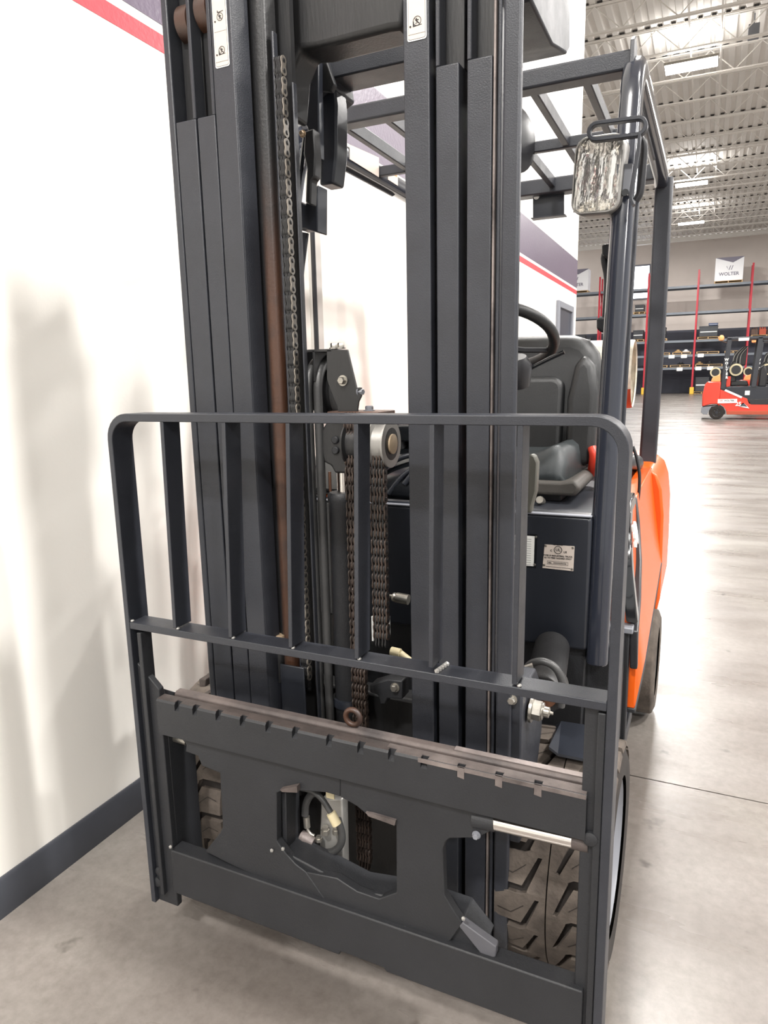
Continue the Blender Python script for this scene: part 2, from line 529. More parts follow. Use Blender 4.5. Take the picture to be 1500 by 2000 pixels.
shade0 = finish('flute_shade', cb, GAPM, joist0, smooth=0)  # dark blocks stand in for the shadow dashes above each joist
shade0['kind'] = 'stuff'
first = True
for i in range(24):
    y = yj + 1.83 * i
    if y > Y1 - 0.4: break
    if first:
        joist0.location.y = y; first = False
    else:
        j = joist0.copy(); COL.objects.link(j); j.location.y = y
        c = shade0.copy(); COL.objects.link(c); c.parent = j
# joist girders running away from the camera, and the edge beam at the far wall
gb = BM()
for gx in (3.4,):
    for s in (-0.08, 0.08):
        abox(gb, gx + s - 0.03, gx + s + 0.03, 0, Y1, CEIL - 0.75, CEIL - 0.69)
    y = 0.0
    while y < Y1 - 1.9:
        cyl(gb, (gx, y, CEIL - 0.1), (gx, y + 0.92, CEIL - 0.7), 0.03, 5)
        cyl(gb, (gx, y + 0.92, CEIL - 0.7), (gx, y + 1.83, CEIL - 0.1), 0.03, 5)
        y += 1.83
finish('joist_girder', gb, JOIST, ceiling)
box('edge_beam', JOIST, ceiling, -9, 18, Y1 - 2.6, Y1 - 2.4, CEIL - 0.62, CEIL - 0.40, smooth=0)
for bx in (-0.2, -0.9, 1.8):
    bm = BM(); cyl(bm, (bx, 2, CEIL - 0.3), (bx, Y1, CEIL - 0.3), 0.022, 6)
    finish('bridging_rod' if bx != -0.9 else 'sprinkler_pipe', bm, JOIST, ceiling)

# high-bay fixtures: housing with a glowing panel, and the light it gives
def lamp(x, y, idx):
    z = CEIL - 0.85
    r = empty('high_bay_light', (x, y, z), cat='ceiling light', group='high bay lights under the roof deck')
    box('light_housing', ZINC, r, -0.62, 0.62, -0.32, 0.32, 0.0, 0.07, bevel=0.01)
    box('led_panel', LEDM, r, -0.6, 0.6, -0.3, 0.3, -0.012, 0.0, smooth=0)
    for sx in (-0.5, 0.5):
        bm = BM(); cyl(bm, (sx, 0, 0.07), (sx, 0, 0.86), 0.006, 6)
        finish('suspension_cable', bm, ZINC, r)
    ld = bpy.data.lights.new('high_bay_glow', 'AREA')
    ld.shape = 'RECTANGLE'; ld.size = 1.2; ld.size_y = 0.6; ld.energy = LAMP_W
    ld.color = (1.0, 0.975, 0.945)
    lo = bpy.data.objects.new('high_bay_glow', ld); COL.objects.link(lo)
    lo.parent = r; lo.location = (0, 0, -0.02)
    lu = bpy.data.lights.new('high_bay_uplight', 'AREA')
    lu.shape = 'RECTANGLE'; lu.size = 1.1; lu.size_y = 0.5; lu.energy = LAMP_W * 0.055
    lu.color = (1.0, 0.975, 0.945)
    uo = bpy.data.objects.new('high_bay_uplight', lu); COL.objects.link(uo)
    uo.parent = r; uo.location = (0, 0, 0.09); uo.rotation_euler = (PI, 0, 0)
    return r
names = {(-0.85, 20.6): 'largest glowing LED high-bay light under the ceiling, nearest of the row in view',
         (-1.08, 32.7): 'second glowing LED high-bay light down the ceiling row, middle one in view',
         (-1.25, 40.9): 'farthest and smallest glowing LED high-bay light, just before the far wall'}
for i, (lx, ly) in enumerate(LAMP_SPOTS):
    l = lamp(lx, ly, i)
    l['label'] = names.get((lx, ly), 'LED high-bay ceiling light outside the view of the photo')

# small square device hanging under the deck, upper right
r = empty('ceiling_device', (0.494, 20.489, 9.300), 'small grey box-shaped device hanging from the roof deck, top right', 'sensor')
box('device_body', LINER, r, -0.12, 0.12, -0.1, 0.1, -0.15, 0.15, bevel=0.01)
bm = BM(); cyl(bm, (0, 0, 0.15), (0, 0, 0.4), 0.015, 8); finish('device_stem', bm, LINER, r)

# ---------------------------------------------------------------- pallet rack along the far wall
def rack_upright(x, tall, label):
    r = empty('rack_upright', (x, 47.0, 0), label, 'rack upright', 'red uprights of the far pallet rack')
    for yy in (47.0, 48.1):
        box('post', RACKR, r, x - 0.05, x + 0.05, yy - 0.04, yy + 0.04, 0, tall)
    bm = BM(); z = 0.3; s = 1
    while z < tall - 0.9:
        a, b = (47.0, 48.1) if s > 0 else (48.1, 47.0)
        cyl(bm, (x, a, z), (x, b, z + 0.8), 0.022, 6); z += 0.8; s = -s
    finish('diagonal_brace', bm, RACKR, r)
    box('post_guard', YELLOW, r, x - 0.12, x + 0.12, 46.88, 47.06, 0, 0.42, bevel=0.02)
    rooted(r); return r
UP = [(-9.4, 7.3, 'red rack upright hidden behind the office wall corner, far left'),
      (-6.5, 7.3, 'red rack upright beside the steering wheel, leftmost in view'),
      (-3.62, 7.3, 'red rack upright seen between the two right posts of the orange forklift'),
      (-0.83, 7.3, 'red rack upright just right of the rear overhead guard post'),
      (2.02, 7.45, 'red rack upright right of the white branded carton'),
      (4.9, 7.3, 'red rack upright beyond the right edge of the photo')]
for a in UP: rack_upright(*a)
LEVELS = [6.42, 4.90, 3.24, 2.38, 1.62]
bays = list(zip(UP, UP[1:]))
for i, (a, b) in enumerate(bays):
    for k, z in enumerate(LEVELS):
        which = ['top', 'second', 'third', 'fourth', 'lowest'][k]
        where = ['behind the steering wheel', 'behind the front guard post', 'behind the rear guard post', 'in the bay of the branded carton', 'in the rightmost bay'][i]
        r = empty('shelf_beam', ((a[0] + b[0]) / 2, 47.0, z), 'grey %s level of the pallet rack %s' % (which, where), 'rack shelf', 'grey shelf levels of the pallet rack')
        for yy in (47.0, 48.1):
            box('beam', RACKG, r, a[0] + 0.06, b[0] - 0.06, yy - 0.03, yy + 0.03, z - 0.13, z)
        box('wire_deck', RACKG, r, a[0] + 0.06, b[0] - 0.06, 47.0, 48.1, z - 0.005, z + 0.005)
        rooted(r)

def pallet(x, z, w, label, y=47.06, group='wooden pallets on the rack'):
    z += 0.006
    r = empty('pallet', (x + w / 2, y, z), label, 'pallet', group)
    for k in range(2):
        for j in range(4):
            yy = y + 0.05 + j * 0.30
            box('deck_board', WOOD, r, x, x + w, yy, yy + 0.12, z + (0.0 if k == 0 else 0.11), z + (0.02 if k == 0 else 0.13), smooth=0)
    for j in range(3):
        xx = x + j * (w - 0.05) / 2
        box('stringer', WOOD, r, xx, xx + 0.05, y + 0.04, y + 1.08, z + 0.02, z + 0.11, smooth=0)
    rooted(r); return r

def block_thing(name, m, x0, x1, z0, z1, label, cat, group, y=47.15, d=0.8, trim=None, text=None):
    z0 += 0.007
    r = empty(name, ((x0 + x1) / 2, y, z0), label, cat, group)
    box('case', m, r, x0, x1, y, y + d, z0, z1, bevel=0.02)
    bm = BM(); abox(bm, x0 + 0.05 * (x1 - x0), x1 - 0.05 * (x1 - x0), y - 0.01, y, z0 + 0.42 * (z1 - z0), z0 + 0.5 * (z1 - z0))
    finish('strap', MATS['zinc_plated_steel'] if m is not CARTON else CARTON_G, bm and r, smooth=0) if False else finish('strap', bm, WHITE if m is not CARTON else CARTON_G, r, smooth=0)
    box('lid', m, r, x0 - 0.01, x1 + 0.01, y - 0.01, y + d + 0.01, z1 - 0.06, z1 + 0.01, bevel=0.01)
    rooted(r); return r

# white cartons with the dealer's print
def carton(x0, x1, z0, z1, label, plabel):
    y = 47.1
    pallet(x0, z0 - 0.14, x1 - x0, plabel)
    r = empty('carton', ((x0 + x1) / 2, y, z0), label, 'box', 'white printed cartons on the top shelf')
    box('carton_body', CARTON, r, x0, x1, y, y + 1.0, z0, z1, bevel=0.01)
    h = z1 - z0; w = x1 - x0
    plate('carton_flap', CARTON_G, r, [(x0, z1), (x0 + 0.62 * w, z1 - 0.24 * h), (x1, z1 - 0.02), (x1, z1 + 0.004), (x0, z1 + 0.004)], 'Y', y - 0.004, y + 0.01, smooth=0)
    bm = BM(); text_bm(bm, 'WOLTER', ((x0 + x1) / 2, y - 0.006, z0 + 0.28 * h), (1, 0, 0), (0, 0, 1), 0.26, 0.004, bold=0.006)
    cx = (x0 + x1) / 2; cz = z0 + 0.54 * h
    for k in (0, 1):
        prism(bm, [(cx - 0.03 + 0.12 * k, cz - 0.12), (cx + 0.01 + 0.12 * k, cz - 0.12), (cx + 0.09 + 0.12 * k, cz + 0.13), (cx + 0.05 + 0.12 * k, cz + 0.13)], 'Y', y - 0.006, y - 0.002)
    prism(bm, [(cx - 0.07, cz - 0.06), (cx - 0.04, cz - 0.12), (cx - 0.12, cz + 0.1), (cx - 0.16, cz + 0.1)], 'Y', y - 0.006, y - 0.002)
    finish('carton_print', bm, CARTON_G, r, smooth=0)
    rooted(r)
carton(0.02, 1.52, 6.575, 7.88, 'white carton printed WOLTER on the top rack shelf, in full view', 'low wooden pallet under the fully visible white carton')
carton(-8.9, -7.25, 6.575, 7.88, 'white carton printed WOLTER on the top rack shelf, cut off by the office wall corner', 'low wooden pallet under the cut off white carton')

g = 'pallets of parts and batteries on the rack'
def load(x0, x1, z, h, m, where, parts=1):
    pallet(x0 - 0.08, z, x1 - x0 + 0.16, 'wooden pallet under the battery ' + where)
    block_thing('battery', m, x0, x1, z + 0.14, z + 0.14 + h, 'dark boxed forklift battery ' + where, 'battery', g)
load(-4.36, -3.83, 4.92, 0.42, BATT, 'on the second level seen between the right guard posts')
load(-2.9, -2.62, 4.92, 0.50, BATT, 'on the second level just right of the rear guard post')
load(-4.40, -3.81, 3.26, 0.55, BATT, 'on the third level seen between the right guard posts')
load(-2.85, -2.5, 3.26, 0.66, BATT, 'on the third level just right of the rear guard post')
load(-0.62, 0.40, 3.26, 0.62, BATT, 'on the third level right of the red upright')
block_thing('battery', BATTB, -0.12, 0.38, 4.04, 4.18, 'blue topped battery stacked on the dark battery right of the red upright', 'battery', g)
load(-7.9, -7.35, 3.26, 0.42, BATT, 'on the third level at the office wall corner')
load(-8.8, -8.1, 3.26, 0.36, BATT, 'hidden behind the office wall corner')
block_thing('battery', BATT, -7.25, -6.98, 3.4, 3.62, 'small dark battery beside the leftmost red upright', 'battery', g)
for i, (x, z, w, wh) in enumerate([(-2.9, 2.40, 0.7, 'on the fourth level right of the rear guard post'), (-2.05, 2.40, 1.05, 'left of the red upright on the fourth level'),
                               (-0.7, 2.40, 1.25, 'right of the red upright on the fourth level'), (0.85, 2.40, 0.9, 'on the fourth level behind the red forklift mast'),
                               (-2.9, 1.64, 0.6, 'on the lowest level right of the rear guard post'), (-2.15, 1.64, 1.15, 'left of the red upright on the lowest level'),
                               (-0.72, 1.64, 1.5, 'right of the red upright on the lowest level'), (2.2, 3.26, 1.6, 'under the engines on the third level'),
                               (-0.75, 0.0, 0.95, 'on the floor under the lone battery')]):
    pallet(x, z, w, 'wooden pallet ' + wh)
block_thing('battery', BATT, -0.65, 0.10, 0.14, 1.0, 'dark battery on a floor pallet beside the red forklift', 'battery', g)
# small loose parts on the pallets
for x, z, m, wh in [(-1.75, 2.545, WOOD, 'brown part on the fourth level, left'), (-1.3, 2.545, CARTON, 'white part on the fourth level, middle'),
                    (-1.55, 1.785, BATT, 'dark part on the lowest level, left'), (-0.5, 1.785, WOOD, 'brown part on the lowest level, right of the upright'),
                    (0.05, 1.785, BATT, 'dark part on the lowest level, near the red forklift')]:
    bm = BM(); lathe(bm, (x, 47.5, z), (0, 0, 1), [(0, 0.2), (0.06, 0.22), (0.10, 0.10), (0.16, 0.09)], 12)
    tag(finish('machine_part', bm, m), 'small round ' + wh, 'machine part', 'loose parts on the pallets')
# engines on the right pallet
for x, m, s in [(2.35, RUST, 'left'), (2.78, TANKR, 'middle'), (3.2, RUST, 'right')]:
    bm = BM(); prism(bm, rrect(x - 0.18, x + 0.18, 3.405, 3.73, 0.05), 'Y', 47.2, 47.8)
    for k in range(3): cyl(bm, (x - 0.12 + 0.12 * k, 47.5, 3.7), (x - 0.12 + 0.12 * k, 47.5, 3.84), 0.04, 8)
    tag(finish('engine', bm, m), 'rusty engine block on the third level pallet, ' + s + ' of three', 'engine', 'engines on the third level')
# white paper signs hooked on the beams
for x, z, wh in [(-2.25, 2.22, 'under the left pallet of the fourth level'), (-1.55, 2.22, 'under the middle of the fourth level'), (-0.62, 2.24, 'right of the upright on the fourth level'),
                 (-1.75, 1.45, 'under the left pallet of the lowest level'), (-0.70, 1.47, 'right of the upright on the lowest level'), (-0.05, 1.47, 'on the lowest level above the red forklift')]:
    bm = BM(); prism(bm, rrect(x, x + 0.34, z - 0.04, z + 0.17, 0.03), 'Y', 46.955, 46.965)
    tag(finish('paper_sign', bm, WHITE, smooth=0), 'blank white paper sign on the shelf beam ' + wh, 'sign', 'white signs on the shelf beams')

# ================================================================ the orange forklift
LIFT = empty('forklift', (-0.70, 1.5, 0), 'orange counterbalance forklift with charcoal mast and no forks, filling the photo', 'forklift')
F = LIFT

# ---- load backrest: bent flat bar frame, five uprights, one cross bar
def backrest():
    yf, yb = 1.100, 1.160
    zt = 1.287; r = 0.052
    def hoop(x0, x1, top, rad):
        return [(x0, 0.10)] + arc(x0 + rad, top - rad, rad, 180, 90, 7) + arc(x1 - rad, top - rad, rad, 90, 0, 7) + [(x1, 0.10)]
    bm = BM()
    out = hoop(-1.160, -0.1, zt, 0.055); inn = hoop(-1.147, -0.116, zt - 0.0165, 0.042)
    rings = []
    for y in (yf, yb):
        rings.append(([bm.verts.new((x, y, z)) for x, z in out], [bm.verts.new((x, y, z)) for x, z in inn]))
    n = len(out)
    for i in range(n - 1):
        (o0, i0), (o1, i1) = rings
        bm.faces.new((o0[i], o0[i + 1], i0[i + 1], i0[i])); bm.faces.new((o1[i], i1[i], i1[i + 1], o1[i + 1]))
        bm.faces.new((o0[i], o1[i], o1[i + 1], o0[i + 1])); bm.faces.new((i0[i], i0[i + 1], i1[i + 1], i1[i]))
    for k in (0, -1):
        bm.faces.new((rings[0][0][k], rings[0][1][k], rings[1][1][k], rings[1][0][k]))
    b = finish('load_backrest', bm, PAINT, F, bevel=0.0015, smooth=30)
    # uprights, each a flat bar set on edge
    xs = [(-1.0125, -1.022), (-0.857, -0.874), (-0.710, -0.727), (-0.567, -0.579), (-0.423, -0.428), (-0.272, -0.274)]
    for i, (xt, xb) in enumerate(xs):
        bm = BM(); w = 0.009
        if i == 4: zb = 0.832
        elif i == 5: zb = 0.826
        else: zb = 0.825
        vs = [bm.verts.new(p) for p in ((xb, yf + 0.001, zb), (xb + w, yf + 0.001, zb), (xb + w, yf + 0.051, zb), (xb, yf + 0.051, zb),
                                        (xt, yf + 0.001, zt - 0.016), (xt + w, yf + 0.001, zt - 0.016), (xt + w, yf + 0.051, zt - 0.016), (xt, yf + 0.051, zt - 0.016))]
        for q in ((0, 1, 2, 3), (4, 7, 6, 5), (0, 4, 5, 1), (1, 5, 6, 2), (2, 6, 7, 3), (3, 7, 4, 0)): bm.faces.new([vs[k] for k in q])
        finish('upright_bar', bm, PAINT, b, bevel=0.0012)
    cb = box('cross_bar', PAINT, b, -1.147, -0.116, yf + 0.0005, yf + 0.050, 0.806, 0.818 + 0.004, bevel=0.0015)
    # weld beads where bars meet the cross bar
    for x in (-1.012, -0.865, -0.719, -0.571, -0.262, -1.143):
        bm = BM(); bmesh.ops.create_icosphere(bm, subdivisions=2, radius=0.0045, matrix=Matrix.Translation((x, yf + 0.006, 0.824)) @ Matrix.Diagonal((1, 1, 0.7, 1)))
        finish('weld_bead', bm, SILVER, b)
    bm = BM()
    for k in range(5):
        bmesh.ops.create_icosphere(bm, subdivisions=1, radius=0.0055, matrix=Matrix.Translation((-0.4135 + 0.0015 * k, yf + 0.007 + 0.009 * k, 0.825)))
    finish('weld_bead', bm, SILVER, b)
    return b
backrest()

# ---- carriage with side shifter
def carriage():
    top_prof = [(1.100, 0.562), (1.100, 0.643), (1.104, 0.647), (1.128, 0.647), (1.133, 0.632), (1.150, 0.600), (1.150, 0.560)]
    bm = BM()
    # bar built in lengths so that every notch is a real slot in its top edge
    notches = [-1.035, -0.985, -0.922, -0.858, -0.793, -0.728, -0.648, -0.578, -0.512, -0.445, -0.373, -0.302, -0.232]
    xs = [-1.088]
    for nx in notches: xs += [nx, nx + 0.013]
    xs.append(-0.142)
    for i in range(0, len(xs), 2):
        prism(bm, top_prof, 'X', xs[i], xs[i + 1])
    for nx in notches:
        prism(bm, [(1.100, 0.562), (1.100, 0.628), (1.111, 0.634), (1.113, 0.647), (1.128, 0.647), (1.133, 0.632), (1.150, 0.600), (1.150, 0.560)], 'X', nx, nx + 0.013)
    c = finish('carriage', bm, PAINT_D, F, smooth=0)
    # worn sliding surface on top of the bar
    bm = BM()
    for i in range(0, len(xs), 2):
        a, b_ = xs[i], xs[i + 1]
        if b_ - a < 0.004: continue
        prism(bm, [(1.104, 0.6465), (1.1135, 0.6465), (1.1135, 0.6485), (1.104, 0.6480)], 'X', a + 0.001, b_ - 0.001, mi=1 if a > -0.52 else 0)
    prism(bm, [(1.1135, 0.6465), (1.1275, 0.6465), (1.1275, 0.6485), (1.1135, 0.6485)], 'X', -1.087, -0.52, mi=0)
    prism(bm, [(1.1135, 0.6465), (1.1275, 0.6465), (1.1275, 0.6485), (1.1135, 0.6485)], 'X', -0.5198, -0.143, mi=1)
    finish('worn_slide_face', bm, [WORN_D, WORN], c, smooth=0)
    bm = BM()
    for nx in notches[-3:]:
        prism(bm, [(nx + 0.001, 0.628), (nx + 0.014, 0.626), (nx + 0.014, 0.6475), (nx + 0.001, 0.6475)], 'Y', 1.0988, 1.1035)
    prism(bm, [(-0.45, 0.6395), (-0.143, 0.640), (-0.143, 0.6475), (-0.45, 0.6475)], 'Y', 1.0992, 1.1015)
    finish('bare_edge', bm, WORN, c, smooth=0)
    # rear lip: hook rail of the shifter behind the bar
    lip = [(1.150, 0.560), (1.150, 0.600), (1.156, 0.636), (1.162, 0.641), (1.176, 0.642), (1.182, 0.636), (1.182, 0.560)]
    bm = BM(); prism(bm, lip, 'X', -1.085, -0.145, 0)
    o = finish('hook_rail', bm, WORN_D, c, smooth=0, bevel=0.002)
    bm = BM(); prism(bm, [(1.162, 0.6405), (1.176, 0.6415), (1.176, 0.6435), (1.162, 0.6430)], 'X', -0.40, -0.146)
    finish('worn_rail_top', bm, WORN, c, smooth=0)
    # body plate with its two windows
    outer = [(-1.074, 0.566), (-1.042, 0.562), (-1.021, 0.543), (-1.025, 0.525), (-0.990, 0.522), (-0.981, 0.500), (-0.931, 0.494)]
    outer += [(-0.935, 0.487)] + [(-0.934, 0.358), (-0.938, 0.340), (-0.990, 0.280), (-0.924, 0.268), (-0.774, 0.236), (-0.597, 0.212), (-0.414, 0.221), (-0.319, 0.264), (-0.299, 0.287), (-0.363, 0.321), (-0.384, 0.331), (-0.403, 0.359), (-0.406, 0.459), (-0.400, 0.477), (-0.392, 0.486), (-0.364, 0.495), (-0.364, 0.501)]
    outer += [(-0.341, 0.501), (-0.314, 0.522), (-0.306, 0.568), (-0.152, 0.571), (-0.152, 0.619), (-1.087, 0.621)]
    # left half ring and right half ring around the opening
    L = [(-1.087, 0.614), (-1.074, 0.566), (-1.042, 0.562), (-1.021, 0.543), (-1.025, 0.525), (-0.990, 0.522), (-0.981, 0.500), (-0.931, 0.494), (-0.934, 0.358), (-0.944, 0.340), (-0.990, 0.280), (-0.924, 0.268), (-0.773, 0.249), (-0.646, 0.228), (-0.718, 0.311), (-0.743, 0.322), (-0.768, 0.342), (-0.789, 0.365), (-0.782, 0.483), (-0.760, 0.496), (-0.659, 0.515), (-0.627, 0.514), (-0.623, 0.619)]
    plate('shifter_plate', PAINT_D, c, L, 'Y', 1.112, 1.132, bevel=0.002)
    M_ = [(-0.623, 0.619), (-0.627, 0.514), (-0.589, 0.502), (-0.569, 0.490), (-0.540, 0.486), (-0.503, 0.484), (-0.505, 0.331), (-0.545, 0.303), (-0.595, 0.304), (-0.642, 0.320), (-0.718, 0.311), (-0.646, 0.228), (-0.573, 0.223), (-0.414, 0.216), (-0.366, 0.308), (-0.384, 0.331), (-0.403, 0.359), (-0.406, 0.459), (-0.400, 0.477), (-0.392, 0.486), (-0.364, 0.495), (-0.341, 0.501), (-0.314, 0.522), (-0.308, 0.567), (-0.152, 0.571), (-0.152, 0.615)]
    plate('shifter_plate', PAINT_D, c, M_, 'Y', 1.112, 1.132, bevel=0.002)
    # ribs on either side of the left window, gusset foot, lower beam
    plate('rib', PAINT_D, c, [(-0.786, 0.470), (-0.774, 0.473), (-0.778, 0.327), (-0.790, 0.328)], 'Y', 1.134, 1.19, bevel=0.002)
    plate('gusset_foot', EDGEG, c, [(-0.372, 0.301), (-0.365, 0.313), (-0.298, 0.283), (-0.299, 0.260), (-0.320, 0.248)], 'Y', 1.110, 1.128, bevel=0.002)
    bm = BM()
    low = [(-0.940, 0.316), (-0.773, 0.336), (-0.598, 0.298), (-0.482, 0.315), (-0.368, 0.311), (-0.321, 0.261), (-0.576, 0.228), (-0.778, 0.235), (-0.997, 0.270)]
    prism(bm, low, 'Y', 1.120, 1.185)
    finish('lower_web', bm, PAINT_D, c, bevel=0.003)
    # bottom bar
    bp = [(-1.089, 0.149), (-0.636, 0.145), (-0.632, 0.155), (-0.532, 0.154), (-0.527, 0.146), (-0.135, 0.146), (-0.135, 0.258), (-0.170, 0.258), (-1.084, 0.264)]
    bottom = plate('bottom_bar', PAINT_D, c, bp, 'Y', 1.100, 1.140, bevel=0.003)
    plate('shift_pad', PAINT_D, c, [(-0.985, 0.262), (-0.95, 0.283), (-0.36, 0.280), (-0.33, 0.262)], 'Y', 1.142, 1.195, bevel=0.004)
    # chrome guide rod, its sleeve and the far end
    bm = BM(); cyl(bm, (-0.308, 1.124, 0.537), (-0.138, 1.124, 0.542), 0.0155, 24)
    finish('chrome_rod', bm, CHROME, c)
    bm = BM(); cyl(bm, (-0.347, 1.124, 0.536), (-0.307, 1.124, 0.539), 0.0190, 24)
    finish('rod_sleeve', bm, PAINT_D, c)
    bm = BM(); cyl(bm, (-0.166, 1.124, 0.542), (-0.138, 1.124, 0.543), 0.0167, 24)
    finish('rod_sleeve', bm, WORN_D, c)
    bm = BM(); cyl(bm, (-1.099, 1.150, 0.527), (-1.052, 1.150, 0.525), 0.0095, 16)
    finish('chrome_rod', bm, ZINC, c)
    bm = BM(); hexbolt(bm, (-0.338, 1.110, 0.511), (0, -1, 0), 0.006, 0.008)
    finish('bolt', bm, LINER, c)
    # side plates bolted to the bar ends carry the backrest legs
    for s in (0, 1):
        if s == 0: xa, xb = -1.147, -1.088
        else: xa, xb = -0.1520, -0.1165
        p = [(xa, 0.10), (xb, 0.10), (xb, 0.802 if s else 0.665), (xa, 0.802 if s else 0.72)]
        plate('side_plate', PAINT_D, c, p, 'Y', 1.112, 1.128, bevel=0.002)
        if s == 0:
            plate('side_plate', PAINT_D, c, [(-1.128, 0.13), (-1.117, 0.13), (-1.117, 0.80), (-1.128, 0.80)], 'Y', 1.100, 1.135, bevel=0.002)
            plate('end_plate', PAINT_D, c, [(1.128, 0.12), (1.215, 0.14), (1.215, 0.60), (1.128, 0.66)], 'X', -1.098, -1.088, bevel=0.002)
        else:
            plate('side_plate', PAINT_D, c, [(-0.1300, 0.09), (-0.1165, 0.09), (-0.1165, 0.80), (-0.1300, 0.80)], 'Y', 1.104, 1.112, bevel=0.002)
    for p in ((-1.133, 1.108, 0.184), (-0.134, 1.104, 0.564), (-1.145, 1.108, 0.153)):
        bm = BM(); lathe(bm, p, (0, -1, 0), [(-0.006, 0.013), (0.001, 0.013), (0.003, 0.009), (0.0035, 0.0)], 16)
        finish('bolt', bm, PAINT_D, c)
    # lifting eye on the rail
    bm = BM(); e = Vector((-0.623, 1.170, 0.662))
    ring = [e + Vector((0.0165 * math.cos(t * PI / 10), 0, 0.0165 * math.sin(t * PI / 10))) for t in range(20)]
    tube(bm, ring, 0.0058, 10, closed=True)
    finish('lifting_eye', bm, RUST, c)
    # weld spots
    for px in ((-0.800, 1.108, 0.342), (-0.765, 1.100, 0.362), (-0.360, 1.100, 0.332), (-1.081, 1.098, 0.275)):
        bm = BM(); bmesh.ops.create_icosphere(bm, subdivisions=1, radius=0.0045, matrix=Matrix.Translation(px)); finish('weld_bead', bm, SILVER, c)
    # bare slide pads showing at the window edge
    plate('bearing_pad', WORN, c, [(-0.567, 0.498), (-0.551, 0.499), (-0.501, 0.498), (-0.504, 0.486), (-0.534, 0.489), (-0.560, 0.491)], 'Y', 1.106, 1.120)
    plate('bearing_pad', WORN_D, c, [(-0.765, 0.502), (-0.722, 0.521), (-0.722, 0.506), (-0.760, 0.498)], 'Y', 1.100, 1.112)
    return c
CARR = carriage()

# hydraulic fittings seen through the left window
def hyd():
    y = 1.20
    bm = BM(); prism(bm, [(-0.729, 0.426), (-0.675, 0.440), (-0.677, 0.258), (-0.743, 0.244)], 'Y', 1.205, 1.235)
    hb = finish('valve_block', bm, SILVER, F, bevel=0.004)
    def h(pts, r, m, nm, yy=1.19):
        bm = BM(); tube(bm, smooth_path(pts), r, 10); return finish(nm, bm, m, hb)
    h([(-0.676, 1.185, 0.403), (-0.667, 1.185, 0.367), (-0.673, 1.185, 0.338), (-0.694, 1.185, 0.316), (-0.718, 1.185, 0.309), (-0.734, 1.185, 0.315)], 0.0085, HOSE, 'hose')
    h([(-0.763, 1.190, 0.386), (-0.760, 1.190, 0.412), (-0.749, 1.190, 0.436), (-0.731, 1.190, 0.453)], 0.0085, HOSE, 'hose')
    h([(-0.760, 1.170, 0.467), (-0.729, 1.170, 0.466), (-0.704, 1.170, 0.452), (-0.682, 1.170, 0.423)], 0.0065, HOSE, 'hose')
    h([(-0.760, 1.190, 0.383), (-0.759, 1.190, 0.357)], 0.0078, ZINC, 'hose_fitting')
    h([(-0.759, 1.190, 0.353), (-0.752, 1.190, 0.343), (-0.741, 1.190, 0.340)], 0.0035, ZINC, 'hose_fitting')
    bm = BM(); cyl(bm, (-0.681, 1.165, 0.429), (-0.667, 1.165, 0.405), 0.0105, 14); finish('cream_sleeve', bm, CREAM_F, hb)
    bm = BM(); lathe(bm, (-0.773, 1.185, 0.334), Vector((-0.731, 1.185, 0.323)) - Vector((-0.773, 1.185, 0.334)), [(-0.004, 0.004), (0, 0.013), (0.012, 0.0155), (0.022, 0.013), (0.034, 0.012)], 14)
    finish('elbow_fitting', bm, WORN, hb)
    for a, r, hh in (((-0.715, 1.195, 0.357), 0.010, 0.018), ((-0.688, 1.195, 0.365), 0.008, 0.016), ((-0.730, 1.190, 0.338), 0.008, 0.012)):
        bm = BM(); lathe(bm, Vector(a) + Vector((0, 0, -0.008)), (0, 0, 1), [(0, r), (hh * 0.6, r), (hh * 0.62, r * 0.75), (hh, r * 0.75)], 6); finish('nut', bm, ZINC, hb)
    box('tag', CREAM_F, hb, (-0.688, 1.160, 0.479)[0], (-0.668, 1.160, 0.484)[0], 1.158, 1.162, (-0.678, 1.160, 0.468)[2], (-0.678, 1.160, 0.482)[2], bevel=0.001)
hyd()

# ---- mast: three nested channels on each side
ZW = 1.881      # the two outer stages end here; their rollers show above
ZB = 0.09
def channel(nm, xa, xb, opens, y0, y1, z0, z1, m=PAINT, t=0.012, inner=GREASE):
    """C section in plan, opening towards +X (opens=1) or -X (-1)"""
    if opens > 0:
        p = [(xa, y0), (xb, y0), (xb, y0 + t), (xa + t, y0 + t + 0.004), (xa + t, y1 - t), (xb, y1 - t), (xb, y1), (xa, y1)]
    else:
        p = [(xb, y0), (xa, y0), (xa, y0 + t), (xb - t, y0 + t + 0.004), (xb - t, y1 - t), (xa, y1 - t), (xa, y1), (xb, y1)]
    bm = BM(); prism(bm, p, 'Z', z0, z1)
    return finish(nm, bm, m, F, bevel=0.0025, segs=3)
# left side (outer, middle, inner)
mo = channel('mast_channel', -1.0405, -0.9885, 1, 1.250, 1.40, ZB, ZW)
mm = channel('mast_channel', -0.9845, -0.9395, 1, 1.250, 1.40, ZB, ZW)
mi_ = channel('mast_channel', -0.9345, -0.884, 1, 1.246, 1.42, ZB, 2.20)
# right side
mi2 = channel('mast_channel', -0.5225, -0.4735, -1, 1.246, 1.42, ZB, 2.20)
mm2 = channel('mast_channel', -0.4645, -0.4215, -1, 1.252, 1.40, ZB, ZW)
mo2 = channel('mast_channel', -0.4070, -0.3620, -1, 1.252, 1.40, ZB, ZW)
